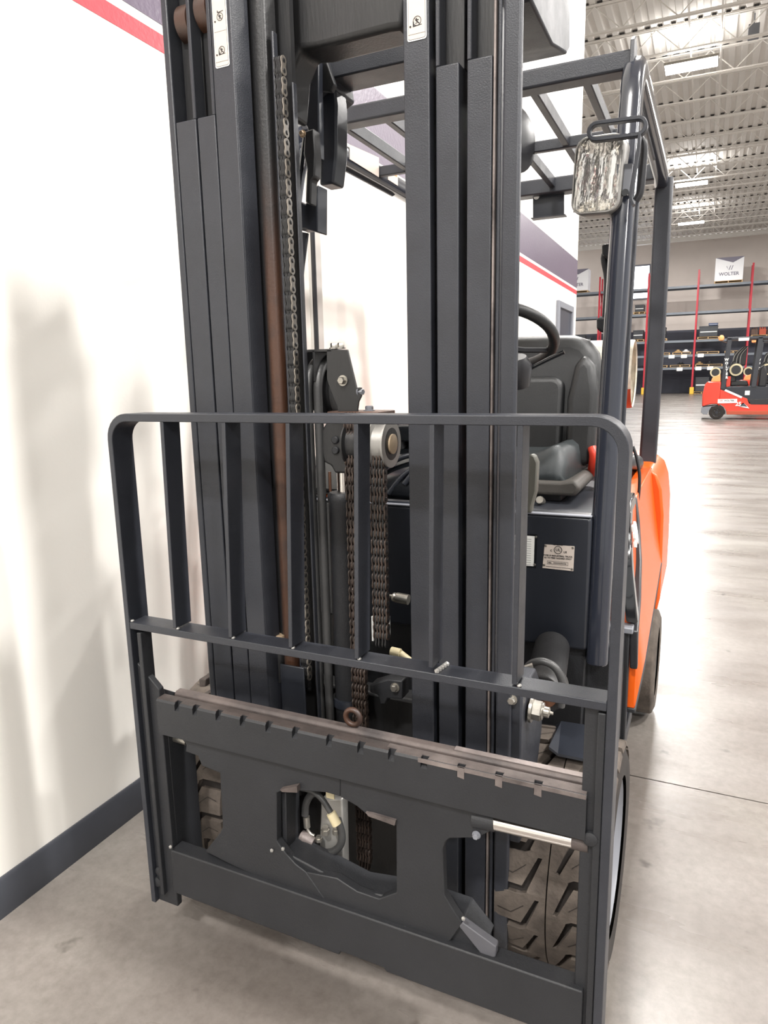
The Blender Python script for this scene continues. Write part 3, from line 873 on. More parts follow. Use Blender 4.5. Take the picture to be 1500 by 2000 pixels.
# the parts of the two outer stages above the window level: back web and rims, with rollers inside
for (xa, xb, par) in ((-1.0405, -0.9885, mo), (-0.9845, -0.9395, mm), (-0.4645, -0.4215, mm2), (-0.4070, -0.3620, mo2)):
    bm = BM()
    prism(bm, [(xa, 1.285), (xb, 1.285), (xb, 1.40), (xa, 1.40)], 'Z', ZW, 2.20)
    finish('channel_web', bm, GREASE, par, bevel=0.002)
    rim = (xb - 0.009, xb) if xa < -0.7 else (xa - 0.0005, xa + 0.008)
    box('channel_rim', PAINT, par, rim[0], rim[1], 1.252, 1.285, ZW, 2.20, bevel=0.002)
for xc, par in ((-1.018, mo), (-0.968, mm)):
    bm = BM(); zc = 2.075 if xc < -1 else 2.085
    lathe(bm, (xc - 0.017, 1.292, zc), (1, 0, 0), [(0, 0.030), (0.003, 0.036), (0.031, 0.036), (0.034, 0.030)], 32)
    finish('mast_roller', bm, RUST, par)
# outermost side strips of the fixed mast
box('mast_side_plate', PAINT, mo, -1.060, -1.0435, 1.251, 1.43, 0.42, 2.20, bevel=0.003)
box('mast_side_plate', PAINT, mo2, -0.3440, -0.3130, 1.252, 1.268, 0.09, 2.20, bevel=0.005, segs=3)
box('mast_rub_strip', WORN, mo2, -0.3600, -0.3560, 1.250, 1.27, 0.10, 2.20, bevel=0.0015)
box('mast_side_rail', PAINT, mo2, -0.3545, -0.3475, 1.256, 1.30, 0.09, 2.20, bevel=0.002)
# grey inside edge of the left inner channel, cylinder with rusty streak, tie strip
plate('channel_edge', PAINT, mi_, [(-0.884, 1.247), (-0.8765, 1.262), (-0.874, 1.29), (-0.884, 1.29)], 'Z', ZB, 2.20, bevel=0.002)
box('channel_back', GREASE, mi_, -0.93, -0.812, 1.345, 1.36, ZB, 2.20)
bm = BM(); cyl(bm, (-0.872, 1.322, 0.34), (-0.872, 1.322, 2.20), 0.026, 24)
sc = finish('side_lift_cylinder', bm, GREASE, F)
bm = BM(); prism(bm, [(-0.876, 1.297), (-0.866, 1.291), (-0.852, 1.291), (-0.842, 1.296), (-0.838, 1.306), (-0.838, 1.335), (-0.876, 1.335)], 'Z', 0.45, 2.20)
finish('rusty_guide_strip', bm, STREAK, sc, bevel=0.004, segs=3)
box('tie_strip', PAINT, sc, -0.830, -0.825, 1.300, 1.316, 0.46, 2.03, bevel=0.0015)
box('tie_strip', PAINT, sc, -0.787, -0.783, 1.300, 1.314, 0.46, 1.93, bevel=0.0015)
# white bronze bush and tube near the foot of that cylinder
bm = BM(); cyl(bm, (-0.876, 1.290, 0.765), (-0.878, 1.290, 0.734), 0.0145, 18)
finish('bronze_bush', bm, TAN, sc)
bm = BM(); cyl(bm, (-0.878, 1.290, 0.734), (-0.878, 1.290, 0.647), 0.0125, 18)
finish('cylinder_foot', bm, GREASE, sc)
box('cylinder_bracket', PAINT_S, sc, -0.865, -0.80, 1.27, 1.275, 0.44, 0.70, bevel=0.002)

# cross members
cmx = [(-0.814, 2.026), (-0.775, 2.021), (-0.613, 2.022), (-0.580, 2.019), (-0.568, 2.118), (-0.955, 2.208), (-0.924, 2.085), (-0.922, 1.944), (-0.894, 1.924), (-0.849, 1.902), (-0.836, 1.989)]
plate('mast_cross_member', GREASE, F, cmx, 'Y', 1.385, 1.47, bevel=0.012, segs=4)
box('mast_cross_member', GREASE, F, -0.93, -0.47, 1.44, 1.50, 0.47, 0.58, bevel=0.008)
box('mast_cross_member', GREASE, F, -0.93, -0.47, 1.40, 1.45, 0.09, 0.34, bevel=0.008)
rc = box('mast_cross_member', PAINT, F, -0.915, -0.43, 1.60, 1.695, 2.052, 2.100, bevel=0.004)
plate('cross_member_gusset', PAINT, rc, [(-0.92, 2.115), (-0.86, 2.108), (-0.85, 2.03), (-0.90, 2.005)], 'Y', 1.585, 1.71, bevel=0.006)
# right end bracket of the top cross member: slanted face, broad side, underside
plate('cross_member_bracket', PAINT, rc, [(1.262, 2.10)] + [(1.324, 1.983), (1.509, 1.983), (1.657, 2.022), (1.685, 2.042), (1.679, 2.105), (1.652, 2.123)] + [(1.665, 2.22), (1.262, 2.22)], 'X', -0.44, -0.315, bevel=0.005, segs=3)

# foot bracket and bolt on the right, crosswise tie at the foot
fb = plate('mast_foot_bracket', PAINT, F, [(1.262, 0.40), (1.262, 0.74), (1.38, 0.74), (1.46, 0.66), (1.46, 0.56), (1.36, 0.40)], 'X', -0.331, -0.292, bevel=0.005)
bm = BM(); hexbolt(bm, (-0.287, 1.312, 0.679), (1, 0, -0.05), 0.020, 0.022)
lathe(bm, Vector((-0.287, 1.312, 0.679)) + Vector((0.020, 0, 0)), (1, 0, -0.05), [(0, 0.016), (0.004, 0.018), (0.006, 0.018), (0.008, 0.011), (0.018, 0.011), (0.020, 0.004), (0.026, 0.003)], 18)
finish('anchor_bolt', bm, ZINC, fb)
bm = BM(); hexbolt(bm, (-0.313, 1.262, 0.718), (0, -1, 0), 0.008, 0.010); finish('bolt', bm, ZINC, fb)
plate('foot_stop', WORN_D, F, [(-1.162, 0.585), (-1.138, 0.589), (-1.140, 0.567), (-1.161, 0.563)], 'Y', 1.33, 1.40, bevel=0.003)
plate('foot_stop', WORN_D, F, [(-1.174, 0.530), (-1.142, 0.542), (-1.144, 0.524), (-1.175, 0.518)], 'Y', 1.33, 1.40, bevel=0.003)

# warning labels on the inner channels
def mast_label(x0, x1, z0, z1, y, syms):
    bm = BM(); prism(bm, rrect(x0, x1, z0, z1, 0.004), 'Y', y - 0.0006, y)
    l = finish('warning_label', bm, WHITE, F, smooth=0)
    bm = BM(); prism(bm, rrect(x0 + 0.002, x1 - 0.002, z0 + 0.002, z1 - 0.002, 0.003), 'Y', y - 0.0008, y)
    finish('label_border', bm, INK, l, smooth=0)
    bm = BM(); prism(bm, rrect(x0 + 0.0026, x1 - 0.0026, z0 + 0.0026, z1 - 0.0026, 0.0028), 'Y', y - 0.0010, y)
    finish('label_field', bm, CREAM, l, smooth=0)
    bm = BM(); yy = y - 0.0013
    w = x1 - x0; cx = (x0 + x1) / 2
    abox(bm, x0 + 0.0026, x1 - 0.0026, yy, y, z0 + 0.010, z0 + 0.0104)
    for zc, kind in syms:
        if bm is None: bm = BM()
        r = w * 0.20
        cc = cx + w * 0.02
        ring = [(cc + r * math.cos(t * PI / 16), yy + 0.0002, zc + r * math.sin(t * PI / 16)) for t in range(32)]
        tube(bm, ring, 0.0006, 5, closed=True)
        tube(bm, [(cc - r * 0.7, yy, zc + r * 0.7), (cc + r * 0.7, yy, zc - r * 0.7)], 0.0004, 5)
        # little figure: head, trunk, limbs
        lathe(bm, (cc - 0.001, yy - 0.0002, zc + r * 0.50), (0, -1, 0), [(0, r * 0.15), (0.0003, r * 0.15)], 8)
        tube(bm, [(cc - 0.001, yy, zc + r * 0.35), (cc, yy, zc - r * 0.15)], 0.0011, 5)
        tube(bm, [(cc - r * 0.35, yy, zc - r * 0.65), (cc, yy, zc - r * 0.12), (cc + r * 0.35, yy, zc - r * 0.6)], 0.0007, 5)
        tube(bm, [(cc - r * 0.45, yy, zc + r * 0.12), (cc, yy, zc + r * 0.22), (cc + r * 0.45, yy, zc + r * 0.18)], 0.0007, 5)
        if kind == 'under':
            prism(bm, [(cc - r * 1.1, zc - r * 1.2), (cc + r * 1.2, zc - r * 1.0), (cc + r * 1.2, zc - r * 0.85), (cc - r * 0.7, zc - r * 0.95), (cc - r * 0.85, zc), (cc - r * 1.1, zc + r * 0.1)], 'Y', yy, y)
        else:
            prism(bm, [(cc - r * 0.9, zc + r * 1.05), (cc + r * 1.2, zc + r * 1.3), (cc + r * 1.2, zc + r * 1.45), (cc - r * 0.6, zc + r * 1.3), (cc - r * 0.65, zc + r * 1.7), (cc - r * 0.9, zc + r * 1.7)], 'Y', yy, y)
        lathe(bm, (cc - r * 1.75, yy, zc - r * 1.0), (0, -1, 0), [(0, 0.0017), (0.0004, 0.0017)], 10)
        finish('pictogram', bm, INK, l, smooth=0); bm = None
    bm = BM()
    abox(bm, x0 + 0.0026, x1 - 0.0026, yy + 0.0001, y, (syms[0][0] + syms[-1][0]) / 2 + 0.004, (syms[0][0] + syms[-1][0]) / 2 + 0.0044) if len(syms) > 1 else abox(bm, x0 + 0.0026, x1 - 0.0026, yy, y, z1 - 0.012, z1 - 0.0116)
    finish('label_rule', bm, INK, l, smooth=0)
zl0 = (-0.910, 1.245, 1.960)[2]
mast_label((-0.927, 1.245, 1.992)[0], (-0.893, 1.245, 1.985)[0], zl0, zl0 + 0.155, 1.2455, [((-0.910, 1.245, 1.990)[2], 'under'), ((-0.908, 1.245, 2.049)[2], 'over')])
zl1 = (-0.498, 1.245, 1.926)[2]
mast_label((-0.514, 1.245, 1.961)[0], (-0.478, 1.245, 1.953)[0], zl1, zl1 + 0.12, 1.2455, [((-0.494, 1.245, 1.956)[2], 'under')])

# ---- leaf chains, link by link
PITCH = 0.0190
def fig8(pitch, w, waist):
    pts = []
    n = 7
    for i in range(n + 1):
        a = math.radians(-180 + 180 * i / n); pts.append((w * math.cos(a), -pitch / 2 + w * math.sin(a)))
    pts.append((waist, 0))
    for i in range(n + 1):
        a = math.radians(0 + 180 * i / n); pts.append((w * math.cos(a), pitch / 2 + w * math.sin(a)))
    pts.append((-waist, 0))
    return pts
def link_mesh(m, width, face=False):
    bm = BM()
    out = fig8(PITCH, 0.0092, 0.0066)
    t = 0.0028; h = width / 2
    # set A: plates joining pins 0 and 1 (outer faces), set B: plates joining pins 1 and 2
    for x in (-h, -h / 2 + t * 0.2, 0.0, h / 2 - t * 0.2, h):
        prism(bm, [(y, z) for y, z in out], 'X', x - t / 2, x + t / 2, mi=1 if face and x < h else 0)
    for x in (-h * 0.72, -h * 0.28, h * 0.28, h * 0.72):
        prism(bm, [(y * 0.88, z - PITCH) for y, z in out], 'X', x - t / 2, x + t / 2, mi=1)
    for k in (0.5, -0.5):
        lathe(bm, (-h - t, 0, PITCH * k), (1, 0, 0), [(0, 0.0028), (0.001, 0.0046), (2 * h + 2 * t - 0.001, 0.0046), (2 * h + 2 * t, 0.0026)], 10, mi=1)
    o = finish('chain_link', bm, m, None, smooth=35)
    return o
def chain(nm, x, y, ztop, zbot, mats, width, face=False):
    e = empty(nm, (0, 0, 0), parent=F)
    src = link_mesh(mats, width, face)
    n = int((ztop - zbot) / (2 * PITCH))
    for i in range(n):
        o = src if i == 0 else src.copy()
        if i: COL.objects.link(o)
        o.parent = e
        o.location = (x, y, ztop - 2 * PITCH * i)
    return e
chain('mast_chain', -0.8145, 1.305, 1.965, 0.60, [CHAIN, GREASE], 0.016, True)
chain('mast_chain', -0.672, 1.300, 1.262, 0.185, [CHAIN_R, CHAIN_D], 0.031)
chain('mast_chain', -0.6145, 1.300, 1.185, 0.745, [CHAIN_R, GREASE], 0.031)

# ---- centre lift cylinder with its head, bracket, sheaves and hoses
bm = BM(); lathe(bm, (-0.737, 1.37, 0.50), (0, 0, 1), [(0, 0.034), (0.575, 0.034), (0.58, 0.036), (0.59, 0.036), (0.597, 0.031)], 32)
cc_ = finish('centre_lift_cylinder', bm, PAINT_D, F)
bm = BM(); cyl(bm, (-0.733, 1.37, 1.09), (-0.733, 1.37, 1.20), 0.0165, 24); finish('chrome_rod', bm, CHROME, cc_)
bm = BM(); cyl(bm, (-0.737, 1.37, 0.58), (-0.737, 1.37, 0.60), 0.040, 28); finish('cylinder_clamp', bm, PAINT_S, cc_)
bm = BM(); cyl(bm, (-0.760, 1.352, 1.10), (-0.760, 1.352, 1.145), 0.0035, 8); finish('return_pipe', bm, RUST, cc_)
head = plate('cylinder_head', GREASE, F, [(-0.751, 1.258), (-0.688, 1.258), (-0.686, 1.168), (-0.701, 1.146), (-0.735, 1.145), (-0.744, 1.161), (-0.762, 1.169), (-0.768, 1.194), (-0.765, 1.240)], 'Y', 1.33, 1.40, bevel=0.005, segs=3)
for p in ((-0.730, 1.330, 1.219), (-0.730, 1.330, 1.196)):
    bm = BM(); lathe(bm, p, (0, -1, 0), [(-0.002, 0.0085), (0.004, 0.0085), (0.006, 0.0065)], 18); finish('bolt', bm, PAINT_D, head)
box('head_base_plate', RUST, head, (-0.741, 1.330, 1.279)[0], (-0.617, 1.330, 1.279)[0], 1.315, 1.40, 1.268, 1.281, bevel=0.002)
bm = BM(); lathe(bm, (-0.656, 1.350, 1.280), (0, 0, 1), [(0, 0.0125), (0.003, 0.0125), (0.0035, 0.009), (0.010, 0.009), (0.012, 0.007)], 6); finish('bolt', bm, LINER, head)
brk = plate('hose_pulley_bracket', GREASE, F, [(-0.742, 1.411), (-0.692, 1.410), (-0.673, 1.331), (-0.662, 1.331), (-0.662, 1.313), (-0.669, 1.301), (-0.672, 1.285), (-0.671, 1.269), (-0.717, 1.268), (-0.721, 1.292), (-0.736, 1.326), (-0.744, 1.350)], 'Y', 1.325, 1.331, bevel=0.001)
box('bracket_back', GREASE, brk, *sorted(((-0.849, 1.405, 1.398)[0], (-0.802, 1.405, 1.396)[0])), 1.402, 1.408, 1.345, (-0.837, 1.405, 1.416)[2], bevel=0.001)
box('bracket_back', GREASE, brk, *sorted(((-0.802, 1.405, 1.396)[0], (-0.783, 1.405, 1.396)[0])), 1.402, 1.408, 1.345, (-0.798, 1.405, 1.402)[2], bevel=0.001)
plate('bracket_side', GREASE, brk, [(1.325, 1.411), (1.40, 1.411), (1.40, 1.33), (1.325, 1.345)], 'X', -0.7775, -0.772, bevel=0.001)
box('bracket_top', GREASE, brk, -0.80, (-0.730, 1.405, 1.413)[0], 1.325, 1.405, 1.407, 1.413, bevel=0.001)
for p in ((-0.735, 1.345, 1.413), (-0.718, 1.345, 1.413)):
    bm = BM(); hexbolt(bm, p, (0, 0, 1), 0.0075, 0.011); finish('bolt', bm, ZINC, brk)
bm = BM(); hexbolt(bm, (-0.704, 1.325, 1.346), (0, -1, 0), 0.0085, 0.012); finish('bolt', bm, ZINC, brk)
bm = BM(); hexbolt(bm, (-0.670, 1.332, 1.322), (0.9, -0.3, 0), 0.007, 0.010); finish('bolt', bm, LINER, brk)
bm = BM(); pc = Vector((-0.775, 1.409, 1.322))
lathe(bm, pc + Vector((-0.028, 0, 0)), (1, 0, 0), [(0, 0.055), (0.003, 0.064), (0.012, 0.060), (0.024, 0.060), (0.026, 0.064), (0.030, 0.064), (0.032, 0.060), (0.046, 0.060), (0.052, 0.064), (0.055, 0.055)], 36)
finish('hose_pulley', bm, GREASE, brk)
for dx in (-0.0215, 0.0035):
    bm = BM()
    pts = [(pc.x + dx, pc.y - 0.076, 0.45)] + [(pc.x + dx, pc.y - 0.076 * math.cos(t), pc.z + 0.076 * math.sin(t)) for t in [i * PI / 16 for i in range(17)]] + [(pc.x + dx, pc.y + 0.076, 1.1)]
    tube(bm, pts, 0.0102, 14)
    finish('hydraulic_hose', bm, HOSE, F)
# chain sheaves at the head, seen edge on
for x, m, par in ((-0.612, SILVER, head), (-0.672, GREASE, head)):
    bm = BM(); lathe(bm, (x - 0.019, 1.325, 1.2135), (1, 0, 0), [(0, 0.030), (0.001, 0.050), (0.004, 0.050), (0.007, 0.040), (0.030, 0.040), (0.033, 0.050), (0.037, 0.050), (0.0375, 0.034)], 40)
    s = finish('chain_sheave', bm, m, par)
    if m is SILVER:
        bm = BM(); lathe(bm, (x + 0.0165, 1.325, 1.2135), (1, 0, 0), [(0, 0.034), (0.0025, 0.034), (0.003, 0.028)], 32); finish('sheave_bearing', bm, GREASE, s) if False else finish('sheave_bearing', bm, GREASE, head)
        bm = BM(); lathe(bm, (x + 0.018, 1.325, 1.2135), (1, 0, 0), [(0, 0.021), (0.005, 0.021), (0.007, 0.012), (0.0075, 0.004)], 24); finish('sheave_pin', bm, TAN, head)
# chain anchor bracket, bolt and silver fittings low down between the rails
ab = plate('chain_anchor_bracket', PAINT_D, F, [(-0.677, 0.642), (-0.629, 0.664), (-0.593, 0.666), (-0.593, 0.621), (-0.631, 0.616), (-0.638, 0.600), (-0.651, 0.597), (-0.656, 0.619), (-0.677, 0.623)], 'Y', 1.36, 1.40, bevel=0.003)
bm = BM(); hexbolt(bm, (-0.611, 1.360, 0.648), (0, -1, 0), 0.0085, 0.010); finish('bolt', bm, ZINC, ab)
bm = BM(); lathe(bm, (-0.736, 1.600, 0.781), Vector((-0.670, 1.600, 0.777)) - Vector((-0.736, 1.600, 0.781)), [(0, 0.006), (0.014, 0.006), (0.015, 0.011), (0.020, 0.013), (0.024, 0.010), (0.026, 0.014), (0.060, 0.014)], 14)
finish('hydraulic_fitting', bm, ZINC, F)
bm = BM(); cyl(bm, (-0.706, 1.550, 0.649), (-0.680, 1.550, 0.647), 0.012, 12); cyl(bm, (-0.680, 1.550, 0.647), (-0.651, 1.550, 0.629), 0.009, 12)
finish('hydraulic_fitting', bm, CREAM_F, F)
for a in ((729, 1204, 732, 1280), (759, 1202, 758, 1240)):
    bm = BM()
box('cable_tie', WHITE, F, (-0.651, 1.330, 0.824)[0], (-0.647, 1.330, 0.825)[0], 1.325, 1.33, (-0.650, 1.330, 0.768)[2], (-0.649, 1.330, 0.826)[2])
box('cable_tie', WHITE, F, (-0.612, 1.330, 0.829)[0], (-0.607, 1.330, 0.830)[0], 1.325, 1.33, (-0.610, 1.330, 0.786)[2], (-0.609, 1.330, 0.831)[2])

# ---- drive tyres with real tread blocks
def tread_polys():
    A = [(-1, .15), (-.47, .15), (-.21, .88), (-.13, .88), (-.37, .04), (-.37, 0), (-.012, 0), (-.012, 1.0), (-.37, 1.0), (-.48, .92), (-1, .92)]
    return A
def tyre(xc, yc, R, w, rim, side, npitch=19, nm='drive_tire'):
    hw = w / 2
    bm = BM()
    Rb = R - 0.014
    prof = [(-hw, rim), (-hw - 0.002, rim + 0.02), (-hw - 0.004, (R + rim) / 2), (-hw + 0.002, R - 0.028), (-hw + 0.006, Rb - 0.004), (-hw + 0.012, Rb)]
    prof = prof + [(-a, b) for a, b in prof[::-1]]
    lathe(bm, (xc, yc, R), (1, 0, 0), prof, 72, caps=False)
    t = finish(nm, bm, RUBBER_D if npitch else RUBBER, F)
    if npitch:
        bm = BM()
        for flip in (1, -1):
            poly = tread_polys()
            vs = [bm.verts.new((v * flip, (u if flip > 0 else 1.0 - u + 0.5), 0)) for v, u in poly]
            bm.faces.new(vs if flip > 0 else vs[::-1])
        for u in (0.25, 0.5, 0.75, 1.0, 1.25):
            bmesh.ops.bisect_plane(bm, geom=bm.verts[:] + bm.edges[:] + bm.faces[:], plane_co=(0, u, 0), plane_no=(0, 1, 0))
        ex = bmesh.ops.extrude_face_region(bm, geom=bm.faces[:])
        top = [v for v in ex['geom'] if isinstance(v, bmesh.types.BMVert)]
        tops = set(top)
        step = 2 * PI / npitch
        for v in bm.verts:
            r = (R if v in tops else Rb - 0.002); x = v.co.x * (hw - (0.004 if v in tops else 0.0)); a = -v.co.y * step
            if abs(v.co.x) > 0.9 and v in tops: r -= 0.004
            v.co = Vector((x, r * math.cos(a), r * math.sin(a)))
        for fl_ in (1, -1):
            for (v0, u0), (v1, u1) in (((-.92, .46), (-.66, .40)), ((-.66, .40), (-.42, .66))):
                q = []
                for (v, u, du) in ((v0, u0, -.012), (v1, u1, -.012), (v1, u1, .012), (v0, u0, .012)):
                    uu = (u + du) if fl_ > 0 else 1.5 - (u + du)
                    a = -uu * step
                    q.append(bm.verts.new((v * fl_ * (hw - 0.004), (R + 0.0004) * math.cos(a), (R + 0.0004) * math.sin(a))))
                bm.faces.new(q).material_index = 1
        b0 = finish('tread_block', bm, [RUBBER, RUBBER_D], t, smooth=30)
        b0.location = (xc, yc, R)
        for i in range(1, npitch):
            b = b0.copy(); COL.objects.link(b); b.rotation_euler = (i * step, 0, 0)
    # rim and hub on the outer side
    bm = BM(); xo = xc + side * (hw - 0.03)
    lathe(bm, (xo, yc, R), (side, 0, 0), [(-0.05, rim + 0.004), (0.02, rim + 0.004), (0.024, rim - 0.008), (0.01, rim - 0.016), (-0.01, rim * 0.72), (-0.012, rim * 0.45), (0.012, rim * 0.42), (0.016, rim * 0.2), (0.018, 0.01)], 40)
    finish('wheel_hub', bm, LINER if npitch else PAINT_D, t)
    for k in range(6):
        a = k * PI / 3
        bm = BM(); hexbolt(bm, (xo - side * 0.012, yc + rim * 0.58 * math.cos(a), R + rim * 0.58 * math.sin(a)), (side, 0, 0), 0.011, 0.018); finish('wheel_nut', bm, ZINC, t)
    return t
TR = 0.258
tyre(-0.233, 1.505, TR, 0.225, 0.175, 1)
tyre(-1.165, 1.505, TR, 0.225, 0.175, -1)
tyre(-0.195, 2.80, 0.22, 0.165, 0.135, 1, 0, 'steer_tire')
tyre(-1.205, 2.80, 0.22, 0.165, 0.135, -1, 0, 'steer_tire')

# axle, tilt cylinder, mudguards
bm = BM(); cyl(bm, (-1.06, 1.505, TR), (-0.34, 1.505, TR), 0.075, 20); finish('drive_axle', bm, PAINT_D, F)
bm = BM(); a = Vector((-0.290, 1.460, 0.649)); lathe(bm, a, (-0.12, 1, 0.10), [(-0.012, 0.034), (-0.012, 0.044), (0.0, 0.050), (0.04, 0.052), (0.05, 0.044), (0.22, 0.044)], 32)
tcy = finish('tilt_cylinder', bm, GREASE, F)
bm = BM(); lathe(bm, a, (-0.12, 1, 0.10), [(-0.016, 0.002), (-0.016, 0.030), (-0.010, 0.033)], 28); finish('cylinder_gland', bm, RUST, tcy)
bm = BM(); tube(bm, smooth_path([(-0.333, 1.440, 0.692), (-0.319, 1.440, 0.719), (-0.290, 1.440, 0.731), (-0.261, 1.440, 0.719), (-0.245, 1.440, 0.681), (-0.248, 1.440, 0.632)]), 0.0085, 10); finish('hydraulic_hose', bm, HOSE, tcy)
bm = BM(); lathe(bm, (-0.315, 1.420, 0.722), (1, 0.3, 0.3), [(-0.01, 0.006), (0.008, 0.008)], 8); finish('hose_fitting', bm, ZINC, tcy)
bm = BM(); fv = [bm.verts.new(p) for p in ([(-0.290, 1.620, 0.491), (-0.277, 1.620, 0.504), (-0.199, 1.620, 0.507)] + [(-0.171, 1.420, 0.530), (-0.248, 1.420, 0.530), (-0.268, 1.420, 0.542)])]; bm.faces.new(fv)
mf = finish('mudguard_flap', bm, PAINT_S, F, smooth=0); mdf = mf.modifiers.new('thick', 'SOLIDIFY'); mdf.thickness = 0.006
box('chassis_front', PAINT_D, F, -0.98, -0.42, 1.51, 1.56, 0.10, 0.62, bevel=0.01)
box('chassis_side', PAINT_D, F, -0.42, -0.16, 1.78, 1.90, 0.34, 0.66, bevel=0.01)
box('chassis_side', PAINT_D, F, -1.25, -0.98, 1.78, 1.90, 0.34, 0.66, bevel=0.01)

# ---- front cowl with its plates
cowl = plate('front_cowl', PAINT_S, F, rrect(-1.165, -0.236, 0.655, 1.003, 0.012), 'Y', 1.72, 1.79, bevel=0.008, segs=3)
plate('cowl_lower_panel', PAINT_D, cowl, [(-1.16, 0.30), (-0.25, 0.30), (-0.24, 0.655), (-1.16, 0.655)], 'Y', 1.745, 1.77, bevel=0.004)
box('cowl_trim', DOORF, cowl, -1.165, -0.236, 1.716, 1.732, 1.003, 1.008, bevel=0.002)
box('floor_panel', PAINT_S, F, -1.14, -0.24, 1.79, 2.18, 0.60, 0.62, bevel=0.003)
# approval plate
def rating_plate(name, pts, m, y):
    pass
ux0, _, uz0 = (-0.353, 1.719, 0.869)
ux1, _, uz1 = (-0.277, 1.719, 0.929)
pl = plate('approval_plate', CREAM, cowl, [(-0.349, 0.927), (-0.275, 0.928), (-0.276, 0.864), (-0.353, 0.865)], 'Y', 1.7175, 1.7195, smooth=0)
bm = BM(); cx = (ux0 + ux1) / 2; y = 1.7168
def pz(py): return uz1 + (uz0 - uz1) * (py - 1066) / 40.0
ring = [(cx + 0.0095 * math.cos(t * PI / 14), y, pz(1075) + 0.0095 * math.sin(t * PI / 14)) for t in range(28)]
tube(bm, ring, 0.0008, 5, closed=True)
for s, px, pyy, sz in (('UL', 0, 1075, 0.0105), ('C', -0.017, 1077, 0.007), ('US', 0.018, 1078, 0.007), ('CLASSIFIED', 0, 1066.0, 0.0050),
                       ('TYPE LP INDUSTRIAL TRUCK', 0, 1085.5, 0.0056), ('AS TO FIRE HAZARD ONLY', 0, 1089.5, 0.0056), ('No.', -0.019, 1098, 0.0052)):
    text_bm(bm, s, (cx + px, y, pz(pyy)), (1, 0, 0.02), (0, 0, 1), sz, 0.0005, bold=0.0001)
abox(bm, cx - 0.026, cx + 0.026, y, y + 0.0005, pz(1100.6), pz(1100.2)); abox(bm, cx - 0.026, cx + 0.026, y, y + 0.0005, pz(1095.6), pz(1095.2))
abox(bm, cx - 0.026, cx - 0.0255, y, y + 0.0005, pz(1100.6), pz(1095.2)); abox(bm, cx + 0.0255, cx + 0.026, y, y + 0.0005, pz(1100.6), pz(1095.2))
for k in range(9): abox(bm, cx - 0.010 + k * 0.0036, cx - 0.0078 + k * 0.0036, y, y + 0.0005, pz(1098.9), pz(1097.3))
abox(bm, cx - 0.030, cx + 0.032, y, y + 0.0005, pz(1105.4), pz(1104.9))
finish('plate_print', bm, INK, pl, smooth=0)
for p in [(-0.346, 1.717, 0.924), (-0.279, 1.717, 0.924), (-0.349, 1.717, 0.873), (-0.279, 1.717, 0.869)]:
    bm = BM(); lathe(bm, p, (0, -1, 0), [(0, 0.0032), (0.002, 0.0025)], 10); finish('rivet', bm, ZINC, pl)
pl = plate('data_plate', WHITE, cowl, [(-0.454, 0.946), (-0.375, 0.946), (-0.376, 0.867), (-0.454, 0.866)], 'Y', 1.7175, 1.7195, smooth=0)
plate('data_plate_backing', GLOSS, pl, [(-0.454, 0.950), (-0.368, 0.951), (-0.370, 0.862), (-0.454, 0.860)], 'Y', 1.7192, 1.7202, smooth=0)
bm = BM()
a0 = Vector((-0.433, 1.717, 0.938)); a1 = Vector((-0.383, 1.717, 0.940)); dz = a0.z - (-0.432, 1.717, 0.867)[2]
for k in range(12):
    z = a0.z - dz * k / 11.5
    abox(bm, a0.x - 0.02, a1.x, 1.7168, 1.7173, z - 0.0006, z)
for xx in (a0.x + 0.012, a0.x + 0.03): abox(bm, xx, xx + 0.0006, 1.7168, 1.7173, a0.z - dz, a0.z)
for k in range(10):
    z = a0.z - dz * (k + 0.55) / 11.5
    abox(bm, a0.x + 0.002, a0.x + 0.006 + 0.003 * ((k * 7) % 3), 1.7168, 1.7173, z - 0.0012, z + 0.0006)
finish('plate_print', bm, INK, pl, smooth=0)
for p in [(-0.371, 1.716, 0.945), (-0.373, 1.716, 0.872)]:
    bm = BM(); lathe(bm, p, (0, -1, 0), [(0, 0.0032), (0.002, 0.0025)], 10); finish('rivet', bm, ZINC, pl)

# ---- dash, steering column and wheel, levers
dash = finish('dashboard', (lambda bm: (prism(bm, [(1.80, 1.00), (1.80, 1.04), (1.86, 1.13), (2.02, 1.20), (2.10, 1.19), (2.10, 1.00)], 'X', -1.10, -0.60), bm)[1])(BM()), GLOSS, F, bevel=0.025, segs=4)
bm = BM(); prism(bm, rrect(-0.98, -0.70, 1.86, 2.06, 0.05), 'Z', 1.165, 1.215); finish('instrument_pod', bm, GLOSS, dash, bevel=0.01, segs=3)
for k, (xx, zz) in enumerate([(-0.80, 1.12), (-0.74, 1.10), (-0.69, 1.13)]):
    bm = BM(); tube(bm, smooth_path([(xx - 0.08, 1.80, zz - 0.08), (xx - 0.03, 1.82, zz - 0.02), (xx + 0.04, 1.84, zz + 0.01), (xx + 0.12, 1.86, zz + 0.0)]), 0.008, 10); finish('dash_rib', bm, PAINT_S, dash)
sw = Vector((-0.585, 2.12, 1.462))
nrm = Vector((0.0, 0.50, 0.866)).normalized()
s_, t_ = Vector((1, 0, 0)), nrm.cross(Vector((1, 0, 0))).normalized()
bm = BM(); ring = [sw + (s_ * math.cos(a * PI / 24) + t_ * math.sin(a * PI / 24)) * 0.165 for a in range(48)]
tube(bm, ring, 0.0165, 14, closed=True)
wheel = finish('steering_wheel', bm, VINYL, F)
for a in (-90, 30, 150):
    d = s_ * math.cos(math.radians(a)) + t_ * math.sin(math.radians(a))
    bm = BM(); sweep(bm, [sw - nrm * 0.03, sw + d * 0.08 - nrm * 0.02, sw + d * 0.155], rect(0.014, 0.008, 0.003)); finish('spoke', bm, BLACK, wheel)
